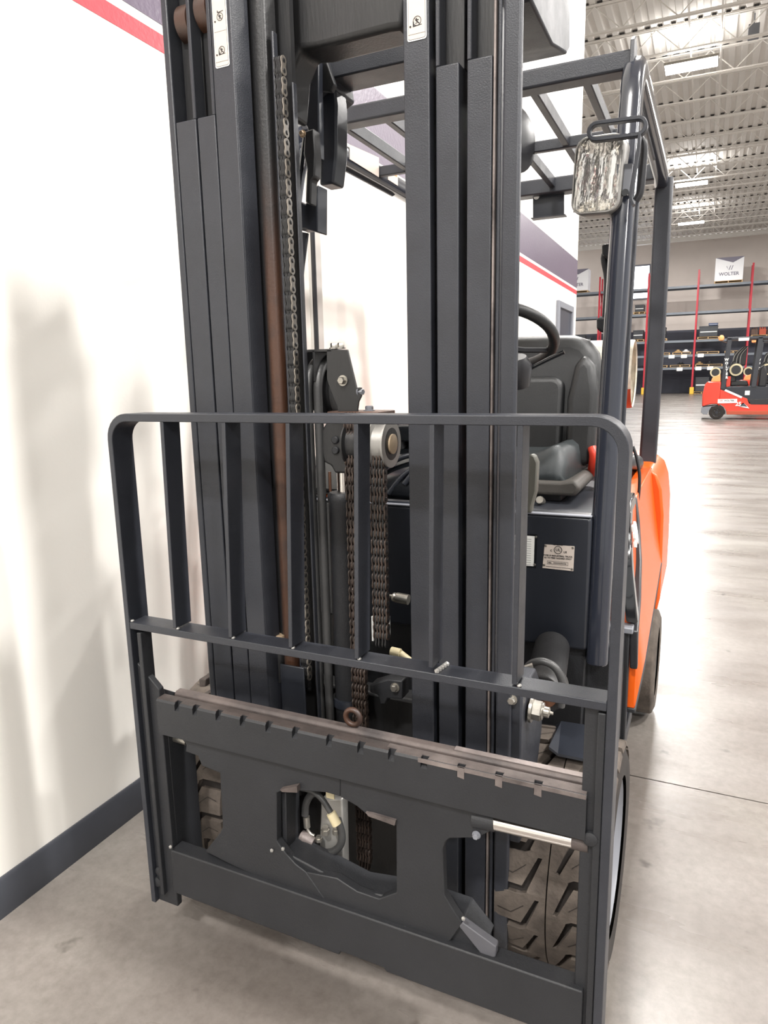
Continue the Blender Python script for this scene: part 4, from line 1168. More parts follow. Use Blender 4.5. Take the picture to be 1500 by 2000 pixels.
bm = BM(); lathe(bm, sw - nrm * 0.05, nrm, [(0, 0.03), (0.02, 0.045), (0.035, 0.04), (0.04, 0.01)], 20); finish('wheel_boss', bm, BLACK, wheel)
bm = BM(); cyl(bm, sw - nrm * 0.04, (-0.60, 1.95, 1.03), 0.045, 20); finish('steering_column', bm, BLACK, F)
bm = BM(); tube(bm, smooth_path([(-0.530, 2.100, 1.357), (-0.491, 2.100, 1.366), (-0.461, 2.100, 1.380), (-0.424, 2.100, 1.397), (-0.384, 2.100, 1.414)]), 0.0065, 10); finish('direction_lever', bm, GLOSS, F)
bm = BM(); lathe(bm, (-0.518, 2.080, 1.375), (0, -0.4, 1), [(-0.06, 0.035), (0.0, 0.045), (0.03, 0.03)], 18); finish('column_switch', bm, BLACK, F)
# hydraulic lever with its rubber grip
bm = BM(); tube(bm, smooth_path([(-0.871, 1.900, 1.092), (-0.844, 1.900, 1.110), (-0.821, 1.900, 1.129), (-0.816, 1.900, 1.141)]), 0.0055, 10)
lev = finish('hydraulic_lever', bm, GLOSS, F)
bm = BM(); pts = smooth_path([(-0.848, 1.900, 1.239), (-0.843, 1.900, 1.211), (-0.830, 1.900, 1.181), (-0.824, 1.900, 1.156), (-0.818, 1.900, 1.135)]); 
for i, p in enumerate(pts): pass
rings = sweep(bm, pts, circ(0.017, 14)); finish('lever_grip', bm, BLACK, lev)
bm = BM(); tube(bm, smooth_path([(-0.881, 1.920, 1.237), (-0.877, 1.920, 1.178), (-0.874, 1.920, 1.132), (-0.876, 1.920, 1.037)]), 0.006, 10); finish('hydraulic_lever', bm, GLOSS, F)
plate('parking_lever_cover', OLIVE, F, [(-0.386, 1.159), (-0.374, 1.155), (-0.366, 1.138), (-0.368, 1.066), (-0.378, 1.027), (-0.379, 1.011), (-0.391, 1.011)], 'Y', 1.69, 1.72, bevel=0.004)

# ---- hood deck and seat
hood = plate('engine_hood', DECKM, F, [(2.15, 0.62), (2.12, 0.90), (2.16, 0.925), (2.98, 0.945), (3.0, 0.62)], 'X', -1.17, -0.235, bevel=0.02, segs=4)
plate('hood_front_step', DECKM, hood, [(1.95, 0.62), (1.93, 0.885), (2.14, 0.90), (2.14, 0.62)], 'X', -1.10, -0.265, bevel=0.015, segs=3)
def mirror(pts, cx=-0.70): return pts + [(2 * cx - x, z) for x, z in pts[::-1]]
sbo = mirror([(-0.37, 1.00), (-0.353, 1.10), (-0.349, 1.26), (-0.352, 1.35), (-0.368, 1.425), (-0.405, 1.472), (-0.46, 1.492), (-0.56, 1.495)])
def pillow(nm, m, par, poly, y0, y1, sub=0, bev=0.03, tilt=0.0, z0=1.0):
    bm = BM(); prism(bm, poly, 'Y', y0, y1)
    for v in bm.verts: v.co.y += (v.co.z - z0) * tilt
    return finish(nm, bm, m, par, bevel=bev, segs=6, smooth=60)
seat = pillow('seat_back', VINYL, F, sbo, 2.60, 2.72, bev=0.045, tilt=0.14)
pillow('back_pad', VINYL, seat, rrect(-0.92, -0.475, 1.04, 1.345, 0.05, 6), 2.575, 2.66, bev=0.022, tilt=0.14)
for sx in (1, -1):
    pp = [(-0.365, 1.02), (-0.355, 1.10), (-0.353, 1.28), (-0.372, 1.38), (-0.41, 1.425), (-0.44, 1.38), (-0.462, 1.26), (-0.458, 1.12), (-0.445, 1.02)]
    if sx < 0: pp = [(-1.40 - x, z) for x, z in pp[::-1]]
    pillow('back_bolster', VINYL, seat, pp, 2.555, 2.66, bev=0.026, tilt=0.14)
# cushion as a lofted pad with raised side wings
def cushion():
    bm = BM(); rows = []
    ny, nx = 16, 28
    for j in range(ny + 1):
        v = j / ny; row = []
        y = 2.30 + 0.36 * v
        for i in range(nx + 1):
            u = i / nx * 2 - 1
            w = 0.315 * (1 - 0.05 * (1 - v) ** 2)
            wing = 0.036 * math.exp(-((abs(u) - 0.86) / 0.17) ** 2)
            edge = max(0.0, 1 - abs(u) ** 18) ** 0.5
            fr = min(1.0, math.sin(min(1, v / 0.16) * PI / 2) + 0.0)
            row.append(bm.verts.new((-0.70 + u * w, y, 1.0 + (0.085 + wing) * edge * (0.25 + 0.75 * fr))))
        rows.append(row)
    bot = [[bm.verts.new((v.co.x, v.co.y, 1.0 - 0.012)) for v in (rows[0][i], )][0] for i in range(nx + 1)]
    for j in range(ny):
        for i in range(nx): bm.faces.new((rows[j][i], rows[j][i + 1], rows[j + 1][i + 1], rows[j + 1][i]))
    for i in range(nx): bm.faces.new((bot[i], bot[i + 1], rows[0][i + 1], rows[0][i]))
    return bm
scu = finish('seat_cushion', cushion(), VINYL_G, F, smooth=80)
md = scu.modifiers.new('thick', 'SOLIDIFY'); md.thickness = 0.01
bm = BM()
prism(bm, [(-1.03, 0.955), (-0.37, 0.955), (-0.352, 0.985), (-0.372, 1.012), (-0.42, 1.004), (-0.98, 1.004), (-1.02, 1.012), (-1.045, 0.985)], 'Y', 2.285, 2.66)
finish('seat_pan', bm, PAN, scu, bevel=0.012, segs=4)
box('seat_base', BLACK, scu, -0.98, -0.42, 2.32, 2.62, 0.93, 0.957, bevel=0.006)
bm = BM(); lathe(bm, (-0.475, 2.28, 0.935), (0, -1, 0.3), [(0, 0.012), (0.03, 0.009), (0.034, 0.014), (0.045, 0.012)], 12); finish('seat_slide_latch', bm, ZINC, scu)
bm = BM(); tube(bm, smooth_path([(-0.365, 2.60, 0.99), (-0.355, 2.56, 1.03), (-0.352, 2.55, 1.065), (-0.360, 2.56, 1.09)]), 0.016, 10); finish('belt_buckle', bm, RED, scu)

# ---- body: counterweight and side panels
def xr(y):  # right body side in plan
    return -0.128 + (y - 1.9) * 0.008
def body_side():
    """orange shell as stacked plan outlines"""
    bm = BM(); rings = []
    lv = [(0.40, 0.010, 0), (0.46, 0.0, 0), (0.60, 0.0, 0), (0.80, -0.004, 0), (0.90, -0.016, 0), (0.955, -0.034, 0), (0.985, -0.065, 0)]
    for z, inset, _ in lv:
        q = abs(min(inset, 0)) + max(inset, 0)
        x1 = -0.118 - q; x0 = -1.282 + q; yb = 3.60 - q; yf = 2.86
        pl_ = [(x0, yf), (x1, yf)] + [(x1 - 0.0, yb - 0.22)] + arc(x1 - 0.20, yb - 0.20, 0.20, 0, 90, 6) + arc(x0 + 0.20, yb - 0.20, 0.20, 90, 180, 6)
        rings.append([bm.verts.new((x, y, z)) for x, y in pl_])
    for A, B in zip(rings, rings[1:]):
        for i in range(len(A)): bm.faces.new((A[i], A[(i + 1) % len(A)], B[(i + 1) % len(B)], B[i]))
    bm.faces.new(rings[0][::-1]); bm.faces.new(rings[-1])
    return bm
cw = finish('counterweight', body_side(), ORANGE, F, smooth=50, bevel=0.01)
# right hood side: curved orange panel with a dark seam and a number
def side_shell(nm, m, par, yz, off, inner=0.05, flip=False):
    bm = BM()
    bulge = lambda z: -0.20 * max(0, (z - 0.62)) ** 1.25
    def X(y, z): 
        x = xr(y) + off + bulge(z)
        return x if not flip else -1.40 - x
    A = [bm.verts.new((X(y, z), y, z)) for y, z in yz]; B = [bm.verts.new((X(y, z) - inner * (-1 if flip else 1), y, z)) for y, z in yz]
    bm.faces.new(A); bm.faces.new(B[::-1]); n = len(A)
    for i in range(n): bm.faces.new((A[i], B[i], B[(i + 1) % n], A[(i + 1) % n]))
    bmesh.ops.triangulate(bm, faces=[f for f in bm.faces if len(f.verts) > 4])
    return finish(nm, bm, m, par, smooth=50, bevel=0.004)
shell = [(1.93, 0.42), (1.93, 0.62), (1.95, 0.80), (2.05, 0.93), (2.18, 0.965), (2.50, 0.975), (2.90, 0.985), (2.90, 0.62), (2.70, 0.56), (2.45, 0.50), (2.25, 0.44)]
for fl in (False, True):
    sh = side_shell('side_panel', ORANGE, F, shell, 0.0, flip=fl)
    seam = [(1.90, 0.55), (1.90, 0.66), (2.02, 0.72), (2.14, 0.80), (2.22, 0.90), (2.24, 0.97), (2.26, 0.97), (2.245, 0.90), (2.165, 0.79), (2.04, 0.705), (1.92, 0.645), (1.92, 0.55)]
    side_shell('panel_seam', BLACK, sh, seam, 0.003, inner=0.02, flip=fl)
    side_shell('panel_edge', GLOSS, sh, [(1.905, 0.68), (1.91, 0.82), (1.99, 0.93), (2.10, 0.985), (2.22, 0.99), (2.20, 0.96), (2.10, 0.955), (2.01, 0.905), (1.945, 0.81), (1.94, 0.69)], 0.004, inner=0.03, flip=fl)
    side_shell('lower_trim', PAINT_D, sh, [(1.93, 0.405), (1.93, 0.42), (2.25, 0.44), (2.45, 0.50), (2.70, 0.56), (2.90, 0.62), (2.90, 0.605), (2.70, 0.545), (2.45, 0.485), (2.25, 0.422)], 0.002, inner=0.04, flip=fl)
bm = BM(); text_bm(bm, '30', (xr(2.02) - 0.030, 2.02, 0.90), (0.008, 1, 0), (-0.17, 0, 1), 0.085, 0.006, bold=0.003)
finish('model_number', bm, WHITE, sh, smooth=0)
box('step_riser', PAINT_D, F, -0.42, -0.148, 1.90, 1.93, 0.33, 0.66, bevel=0.004)
box('riser_cap', LINER, F, -0.40, -0.140, 1.885, 1.93, 0.655, 0.672, bevel=0.003)
bm = BM(); prism(bm, [(1.60, 0.330), (2.12, 0.330), (2.12, 0.336), (1.60, 0.336)], 'X', -0.36, -0.150)
st = finish('step_plate', bm, PAINT_S, F, bevel=0.002)
box('step_edge', PAINT_D, st, -0.155, -0.148, 1.60, 2.12, 0.300, 0.338, bevel=0.002)
for i in range(8):
    for j in range(3):
        p = (-0.185 - 0.055 * j - 0.01 * (i % 2), 1.66 + 0.052 * i, 0.336)
        bm = BM(); lathe(bm, p, (0, 0, 1), [(0, 0.014), (0.005, 0.011), (0.006, 0.008), (0.002, 0.006)], 14); finish('grip_dimple', bm, ZINC, st)
box('chassis_frame', PAINT_D, F, -1.15, -0.20, 1.93, 2.90, 0.20, 0.62, bevel=0.01)
bm = BM(); cyl(bm, (-1.2, 2.80, 0.22), (-0.2, 2.80, 0.22), 0.05, 16); finish('steer_axle', bm, PAINT_D, F)
# hoses and cable near the rear post
bm = BM(); tube(bm, smooth_path([(-0.204, 2.350, 1.118), (-0.190, 2.350, 1.080), (-0.179, 2.350, 1.023), (-0.179, 2.350, 0.956), (-0.187, 2.350, 0.887)]), 0.005, 8); finish('cable', bm, BLACK, F)
bm = BM(); tube(bm, smooth_path([(-0.30, 2.55, 1.0), (-0.26, 2.62, 1.03), (-0.23, 2.75, 1.02), (-0.24, 2.9, 0.99)]), 0.03, 12); finish('intake_duct', bm, BLACK, F)

# ---- overhead guard
def beam(nm, pts, prof, m, par, ref, bev=0.004):
    bm = BM(); sweep(bm, pts, prof, ref=ref); return finish(nm, bm, m, par, bevel=bev, segs=3, smooth=35)
XR, XL = -0.212, -1.188
og = None
PILLAR = [(0.027 * (abs(math.cos(q)) ** 0.6) * (1 if math.cos(q) > 0 else -1), 0.034 * (abs(math.sin(q)) ** 0.6) * (1 if math.sin(q) > 0 else -1)) for q in [2 * PI * k / 20 for k in range(20)]]
for x in (XR, XL):
    path = [(x, 1.745, 0.62), (x, 1.765, 1.00), (x, 1.80, 1.25), (x, 1.855, 1.60), (x, 1.915, 1.88), (x, 1.95, 2.00)] + [(x, 1.95 + 0.10 * (1 - math.cos(a)), 2.00 + 0.10 * math.sin(a)) for a in (0.4, 0.8, 1.2, 1.57)] + [(x, 2.6, 2.105), (x, 3.02, 2.105), (x, 3.12, 2.09)]
    b = beam('overhead_guard', path, PILLAR, PAINT_G, F, (1, 0, 0)) if og is None else beam('side_rail', path, PILLAR, PAINT_G, og, (1, 0, 0))
    if og is None: og = b
    bm = BM(); sweep(bm, [(x + 0.0, 1.795, 1.0), (x + 0.0, 1.83, 1.25), (x, 1.885, 1.60), (x, 1.945, 1.88)], rect(0.033, 0.006, 0.002), ref=(1, 0, 0))
    finish('post_flange', bm, PAINT, og, smooth=30)
    beam('rear_post', [(x + 0.01, 3.13, 2.10), (x + 0.01, 3.14, 1.5), (x + 0.005, 3.10, 0.975)], rect(0.033, 0.03, 0.006), PAINT, og, (1, 0, 0))
    plate('post_gusset', PAINT, og, [(1.93, 1.98), (2.05, 2.09), (2.75, 2.085), (2.70, 2.06), (2.06, 2.055), (1.96, 1.93)], 'X', x - 0.004, x + 0.004, bevel=0.002)
box('guard_front_bar', PAINT, og, -1.17, -0.215, 1.975, 2.035, 2.088, 2.135, bevel=0.006)
plate('guard_end_plate', PAINT, og, [(1.955, 2.02), (2.03, 2.03), (2.04, 2.10), (2.035, 2.155), (1.995, 2.168), (1.965, 2.15)], 'X', -0.222, -0.212, bevel=0.002)
box('guard_cross_bar', PAINT, og, -1.17, -0.215, 2.52, 2.545, 2.09, 2.125, bevel=0.004)
box('guard_rear_bar', PAINT, og, -1.19, -0.20, 3.02, 3.09, 2.075, 2.135, bevel=0.006)
for xx in (-0.335, -0.475, -0.62, -0.77, -0.91, -1.05):
    box('guard_slat', PAINT, og, xx - 0.011, xx + 0.011, 2.03, 3.03, 2.095, 2.135, bevel=0.003)
pb = plate('hanging_bracket', PAINT_S, og, [(-0.707, 2.122), (-0.580, 2.126), (-0.576, 1.984), (-0.704, 1.986)], 'Y', 3.058, 3.064, smooth=0)
box('bracket_lip', PAINT, pb, (-0.704, 3.060, 1.988)[0], (-0.565, 3.060, 1.983)[0], 3.02, 3.064, (-0.704, 3.060, 1.988)[2] - 0.004, (-0.704, 3.060, 1.988)[2], bevel=0.001)
bm = BM(); lathe(bm, (-0.691, 3.056, 2.076), (0, -1, 0), [(0, 0.012), (0.001, 0.012)], 16); finish('bracket_hole', bm, WHITE, pb)
# decals on the left rail, seen from inside
la = [(2.282, 2.135), (2.519, 2.154), (2.515, 2.085), (2.279, 2.088)]
plate('rail_label', CREAM, og, la, 'X', -1.1605, -1.1595, smooth=0)
lb = [(2.601, 2.140), (2.695, 2.144), (2.693, 2.095), (2.599, 2.096)]
ll = plate('rail_label', CREAM, og, lb, 'X', -1.1605, -1.1595, smooth=0)
plate('label_print', SALMON, ll, [(2.611, 2.135), (2.684, 2.138), (2.684, 2.125), (2.610, 2.122)], 'X', -1.1595, -1.159, smooth=0)
# rubber-faced lamp hanging at the left rear, black work lamp beside the mast
bm = BM(); c0 = Vector((-0.641, 2.450, 2.116)); lathe(bm, c0, (1, -0.45, 0), [(-0.05, 0.06), (-0.03, 0.085), (0.0, 0.098), (0.01, 0.104), (0.02, 0.104), (0.022, 0.098), (0.028, 0.09), (0.03, 0.02)], 28)
finish('black_work_lamp', bm, BLACK, F)

# headlight right: rectangular glass lens, housing, bracket loop
def headlight(cx, cy, cz, yaw=0.12, w=0.114, h=0.172):
    e = empty('headlight', (0, 0, 0), parent=F)
    M = Matrix.Translation((cx, cy, cz)) @ Matrix.Rotation(-yaw, 4, 'Z') @ Matrix.Rotation(0.05, 4, 'Y')
    def put(bm): bm.transform(M); return bm
    bm = BM(); rr = rrect(-w / 2, w / 2, -h / 2, h / 2, 0.028, 6); r2 = rrect(-w / 2 + 0.012, w / 2 - 0.012, -h / 2 + 0.014, h / 2 - 0.014, 0.02, 6)
    r3 = rrect(-w / 2 - 0.001, w / 2 + 0.003, -h / 2 - 0.002, h / 2 + 0.002, 0.03, 6)
    A = [bm.verts.new((x, 0.0, z)) for x, z in r3]; B = [bm.verts.new((x, 0.055, z)) for x, z in r3]; C_ = [bm.verts.new((x, 0.085, z)) for x, z in r2]
    A0 = [bm.verts.new((x, -0.003, z)) for x, z in rr]; A1 = [bm.verts.new((x * 0.955, -0.003, z * 0.97)) for x, z in rr]; A2 = [bm.verts.new((x * 0.93, 0.05, z * 0.94)) for x, z in rr]
    for P, Q in ((A, B), (B, C_), (A0, A), (A1, A0), (A2, A1)):
        for i in range(len(P)): bm.faces.new((P[i], P[(i + 1) % len(P)], Q[(i + 1) % len(Q)], Q[i]))
    bm.faces.new(C_[::-1]); bm.faces.new(A2)
    finish('lamp_housing', put(bm), SILVER, e, bevel=0.0)
    # reflector: faceted bowl
    bm = BM(); nx, nz = 12, 18; g = []
    for j in range(nz + 1):
        row = []
        for i in range(nx + 1):
            u = i / nx * 2 - 1; v = j / nz * 2 - 1
            d = 0.018 * (1 - max(abs(u) ** 2.2, abs(v) ** 3)) 
            row.append(bm.verts.new((u * w * 0.46, 0.004 + d + 0.003 * ((i * 5 + j * 3) % 3), v * h * 0.465)))
        g.append(row)
    for j in range(nz):
        for i in range(nx): bm.faces.new((g[j][i], g[j][i + 1], g[j + 1][i + 1], g[j + 1][i]))
    finish('reflector', put(bm), REFLECT, e, smooth=0)
    # ribbed glass
    bm = BM(); nx, nz = 22, 16; fr = []; bk = []
    rnd = random.Random(3)
    for j in range(nz + 1):
        r1, r2_ = [], []
        for i in range(nx + 1):
            u = i / nx * 2 - 1; v = j / nz * 2 - 1
            dome = 0.010 * (1 - max(u * u, v * v))
            rib = 0.0007 * ((i + (j // 4)) % 2) + 0.0004 * rnd.random()
            k = 1 - 0.10 * (abs(u) ** 6) * (abs(v) ** 6)
            r1.append(bm.verts.new((u * w * 0.475 * k, -0.002 - dome - rib, v * h * 0.482 * k)))
            r2_.append(bm.verts.new((u * w * 0.475 * k, 0.001 - dome, v * h * 0.482 * k)))
        fr.append(r1); bk.append(r2_)
    for G in (fr, bk):
        for j in range(nz):
            for i in range(nx): bm.faces.new((G[j][i], G[j][i + 1], G[j + 1][i + 1], G[j + 1][i]))
    for i in range(nx):
        bm.faces.new((fr[0][i], fr[0][i + 1], bk[0][i + 1], bk[0][i])); bm.faces.new((fr[-1][i], fr[-1][i + 1], bk[-1][i + 1], bk[-1][i]))
    for j in range(nz):
        bm.faces.new((fr[j][0], fr[j + 1][0], bk[j + 1][0], bk[j][0])); bm.faces.new((fr[j][-1], fr[j + 1][-1], bk[j + 1][-1], bk[j][-1]))
    finish('lens', put(bm), GLASS, e, smooth=0)
    return e
hlc = (-0.271, 1.840, 1.819)
headlight(*hlc)
# bracket of the headlight
def loop_bracket():
    bm = BM(); y = 1.80
    cs = [(-0.269, 1.800, 1.902), (-0.179, 1.800, 1.899)]
    a, b = Vector(cs[0]), Vector(cs[1])
    d = (b - a).normalized(); n = Vector((0, 0, 1)); r = 0.0175
    ring = []
    for t in range(9): 
        an = math.radians(90 + 180 * t / 8); ring.append(a + d * r * math.cos(an) + n * r * math.sin(an))
    for t in range(9):
        an = math.radians(-90 + 180 * t / 8); ring.append(b + d * r * math.cos(an) + n * r * math.sin(an))
    sweep(bm, ring, rect(0.010, 0.0045, 0.0015), closed=True, ref=(0, 1, 0))
    o = finish('headlight_bracket', bm, PAINT, F, smooth=35)
    bm = BM(); sweep(bm, smooth_path([(-0.174, 1.800, 1.883), (-0.176, 1.800, 1.842), (-0.186, 1.800, 1.767), (-0.186, 1.800, 1.745), (-0.180, 1.800, 1.731)], 3), rect(0.012, 0.0035, 0.001), ref=(0, 1, 0)); finish('bracket_arm', bm, PAINT, o)
    bm = BM(); tube(bm, smooth_path([(-0.177, 1.840, 1.888), (-0.167, 1.840, 1.868), (-0.168, 1.840, 1.807), (-0.171, 1.840, 1.768), (-0.180, 1.840, 1.750)], 4), 0.0085, 10); finish('lamp_cable', bm, BLACK, o)
    plate('bracket_base', LINER, o, [(-0.227, 1.838), (-0.191, 1.835), (-0.192, 1.765), (-0.224, 1.765)], 'Y', 1.845, 1.852, bevel=0.002)
    bm = BM(); lathe(bm, (-0.205, 1.843, 1.771), (0, -1, 0), [(0, 0.009), (0.005, 0.008)], 12); finish('bolt', bm, GLOSS, o)
loop_bracket()
# grab handle on the front post
bm = BM(); sweep(bm, smooth_path([(-0.254, 1.960, 1.667), (-0.263, 1.960, 1.643), (-0.253, 1.960, 1.592), (-0.253, 1.960, 1.521), (-0.255, 1.960, 1.469)], 4), rect(0.010, 0.008, 0.003), ref=(0, 1, 0))
gh = finish('grab_handle', bm, BLACK, F, smooth=50)
plate('handle_end', BLACK, gh, [(-0.267, 1.674), (-0.238, 1.675), (-0.236, 1.631), (-0.257, 1.641), (-0.266, 1.651)], 'Y', 1.93, 1.97, bevel=0.005, segs=3)
plate('handle_end', BLACK, gh, [(-0.273, 1.493), (-0.235, 1.496), (-0.234, 1.452), (-0.260, 1.455), (-0.272, 1.466)], 'Y', 1.93, 1.97, bevel=0.006, segs=3)

# left post cluster behind the mast: cover, plates, cable duct
lc = plate('left_post_cover', PAINT_S, F, [(-0.889, 2.030), (-0.849, 2.030), (-0.845, 1.992), (-0.850, 1.885), (-0.862, 1.820), (-0.901, 1.820)], 'Y', 1.60, 1.66, bevel=0.006, segs=3)
plate('cover_plate', PAINT_S, lc, [(-0.919, 2.112), (-0.875, 2.098), (-0.863, 2.072), (-0.866, 2.007), (-0.869, 1.864), (-0.886, 1.864), (-0.900, 1.936), (-0.929, 1.979)], 'Y', 1.55, 1.575, bevel=0.003)
plate('cover_plate', PAINT_D, lc, [(-0.885, 2.097), (-0.855, 2.085), (-0.833, 2.025), (-0.844, 2.011), (-0.888, 2.023)], 'Y', 1.57, 1.585, bevel=0.003)
plate('pipe_block', GREASE, lc, [(-0.878, 1.912), (-0.854, 1.914), (-0.851, 1.860), (-0.856, 1.811), (-0.865, 1.804), (-0.870, 1.751), (-0.884, 1.758), (-0.877, 1.830), (-0.884, 1.864)], 'Y', 1.50, 1.53, bevel=0.004)
plate('lower_box', PAINT_S, lc, [(-0.933, 1.780), (-0.913, 1.768), (-0.877, 1.808), (-0.882, 1.700), (-0.916, 1.712), (-0.937, 1.712)], 'Y', 1.55, 1.60, bevel=0.003)
plate('tapered_stay', PAINT_S, lc, [(-0.952, 1.714), (-0.925, 1.707), (-0.941, 1.630), (-0.949, 1.581), (-0.958, 1.582)], 'Y', 1.575, 1.585, bevel=0.002)
for a, b in (((603, 240), (600, 330)), ((594, 300), (588, 400))):
    pass
bm = BM(); tube(bm, smooth_path([(-0.899, 1.540, 1.919), (-0.912, 1.540, 1.856), (-0.923, 1.540, 1.789), (-0.926, 1.540, 1.742)]), 0.006, 8); finish('brake_line', bm, GLOSS, lc)
bm = BM(); tube(bm, smooth_path([(-0.891, 1.540, 1.876), (-0.907, 1.540, 1.832), (-0.921, 1.540, 1.771)]), 0.004, 8); finish('brake_line', bm, LINER, lc)
bm = BM(); hexbolt(bm, (-0.883, 1.500, 1.906), (0, -1, 0), 0.006, 0.008); finish('bolt', bm, TAN, lc)

# ---- LP gas tank lying across the counterweight
tk = empty('gas_tank', (-0.62, 3.25, 0.985), 'worn cream gas cylinder with orange foot ring lying behind the driver seat', 'gas cylinder')
tc = Vector((-0.30, 3.28, 1.345)); R_ = 0.150
bm = BM(); lathe(bm, tc, (-1, 0, 0), [(0.055, R_ * 0.5), (0.06, R_ * 0.8), (0.075, R_ * 0.95), (0.11, R_), (0.66, R_), (0.72, R_ * 0.9), (0.76, R_ * 0.6), (0.77, 0.01)], 40)
tank = finish('tank_body', bm, TANKM, tk)
bm = BM(); lathe(bm, tc, (-1, 0, 0), [(0.0, R_ * 0.93), (-0.006, R_ * 0.96), (0.0, R_ * 0.985), (0.11, R_ * 1.004), (0.111, R_ * 0.95), (0.05, R_ * 0.92)], 40, caps=False)
finish('foot_ring', bm, TANKM, tk)
def band(a0, a1):
    bm = BM(); n = 12; rings = []
    for t, r in ((-0.0065, R_ * 0.968), (0.0, R_ * 0.993), (0.11, R_ * 1.008), (0.30, R_ * 1.004)):
        rings.append([bm.verts.new((tc.x - t, tc.y + r * math.cos(math.radians(a0 + (a1 - a0) * i / n)), tc.z + r * math.sin(math.radians(a0 + (a1 - a0) * i / n)))) for i in range(n + 1)])
    for A, B in zip(rings, rings[1:]):
        for i in range(n): bm.faces.new((A[i], A[i + 1], B[i + 1], B[i]))
    return bm
finish('rusty_paint_patch', band(205, 262), TANKR, tk)
box('tank_cradle', BLACK, F, -0.98, -0.42, 3.18, 3.38, 0.985, 1.19, bevel=0.01)
rooted(tk)

# ================================================================ red forklifts in the distance
def red_truck(name, dx, dy, label, dark=False, group=None):
    r = empty(name, (1.3 + dx, 22.0 + dy, 0), label, 'forklift', group)
    def B(nm, m, x0, x1, y0, y1, z0, z1, bev=0.01, par=None): return box(nm, m, par or r, x0 + dx, x1 + dx, y0 + dy, y1 + dy, z0, z1, bevel=bev)
    def Pl(nm, m, poly, y0, y1, bev=0.01, par=None): return plate(nm, m, par or r, [(x + dx, z) for x, z in poly], 'Y', y0 + dy, y1 + dy, bevel=bev)
    y0, y1 = 22.0, 23.0
    cwt = Pl('counterweight', REDO, [(-0.09, 0.36), (-0.10, 0.70), (-0.05, 0.98), (0.02, 1.06), (0.36, 1.06), (0.36, 0.36), (0.30, 0.43), (0.15, 0.43)], y0, y1, 0.03)
    Pl('bumper', LINER, [(-0.10, 0.34), (-0.11, 0.20), (-0.04, 0.14), (0.06, 0.14), (0.10, 0.24), (0.16, 0.36), (0.28, 0.39)], y0, y1, 0.01)
    Pl('side_body', REDO, [(0.36, 0.43), (0.36, 0.84), (1.05, 0.58), (1.10, 0.44), (2.6, 0.42), (2.6, 0.14), (0.56, 0.14), (0.54, 0.26), (0.47, 0.36)], y0 + 0.01, y1 - 0.01, 0.006)
    Pl('side_skirt', TANKR, [(0.56, 0.14), (2.6, 0.14), (2.6, 0.24), (0.56, 0.24)], y0 + 0.005, y1 - 0.005, 0.004)
    Pl('step_well', BLACK, [(1.05, 0.56), (1.15, 0.42), (2.6, 0.40), (2.6, 0.62)], y0 + 0.004, y1, 0.004)
    Pl('hood', PAINT_S, [(0.36, 0.78), (0.36, 0.90), (1.05, 0.92), (1.6, 0.90), (2.6, 0.90), (2.6, 0.60), (1.05, 0.56)], y0 + 0.02, y1 - 0.02, 0.01)
    for xx in (0.36, 1.12):
        Pl('rear_post' if xx < 1 else 'front_post', PAINT, [(xx, 0.86 if xx < 1 else 0.9), (xx + 0.12, 0.84 if xx < 1 else 0.9), (xx + 0.2, 2.24), (xx + 0.09, 2.24)], y0, y0 + 0.06, 0.006)
        Pl('rear_post' if xx < 1 else 'front_post', PAINT, [(xx, 0.86), (xx + 0.12, 0.84), (xx + 0.2, 2.24), (xx + 0.09, 2.24)], y1 - 0.06, y1, 0.006)
    B('guard_roof', PAINT, 0.44, 1.75, y0, y1, 2.20, 2.27, 0.01)
    B('roof_sign', WHITE, 0.72, 0.98, y0 - 0.01, y0, 2.16, 2.24, 0.003)
    bm = BM(); lathe(bm, (0.29 + dx, y0 + 0.05 + dy, 2.18), (0, 0, 1), [(0, 0.02), (0.02, 0.07), (0.10, 0.075), (0.15, 0.04), (0.16, 0.01)], 14); finish('beacon', bm, SALMON, r)
    bm = BM(); tube(bm, [(0.31 + dx, y0 + 0.05 + dy, 2.17), (0.45 + dx, y0 + 0.05 + dy, 2.12)], 0.015, 8); finish('beacon_arm', bm, RUST, r)
    # seat, wheel well, engine clutter
    Pl('seat_back', VINYL, [(0.56, 1.0), (0.56, 1.5), (0.62, 1.62), (0.72, 1.6), (0.74, 1.02)], y0 + 0.25, y1 - 0.25, 0.03)
    Pl('seat_cushion', VINYL, [(0.60, 0.93), (0.60, 1.06), (1.02, 1.08), (1.08, 0.93)], y0 + 0.2, y1 - 0.2, 0.03)
    Pl('cowl', BLACK, [(1.3, 0.9), (1.32, 1.4), (1.42, 1.5), (1.5, 1.3), (1.5, 0.9)], y0 + 0.15, y1 - 0.15, 0.03)
    for (tx, rr) in ((0.20, 0.14), (0.72, 0.17)):
        bm = BM(); c = Vector((tx + dx, y0 + 0.1 + dy, 1.32 if tx < 0.5 else 1.38))
        lathe(bm, c, (0, 1, 0), [(0, rr * 0.9), (0.0, rr), (0.05, rr), (0.06, rr * 0.6), (0.5, rr * 0.55)], 20)
        finish('gas_tank_end' if tx < 0.5 else 'hose_reel', bm, CREAM_F, r)
        bm = BM(); lathe(bm, c + Vector((0, -0.01, 0)), (0, 1, 0), [(0, rr * 0.72), (0.02, rr * 0.72)], 20); finish('tank_collar', bm, GREASE, r)
    Pl('tank_bracket', SALMON, [(0.10, 1.06), (0.14, 1.18), (0.33, 1.26), (0.35, 1.06)], y0 + 0.05, y1 - 0.3, 0.01)
    Pl('red_light', REDO, [(0.50, 0.90), (0.48, 1.02), (0.52, 1.20), (0.60, 1.20), (0.60, 0.92)], y0 + 0.1, y0 + 0.3, 0.01)
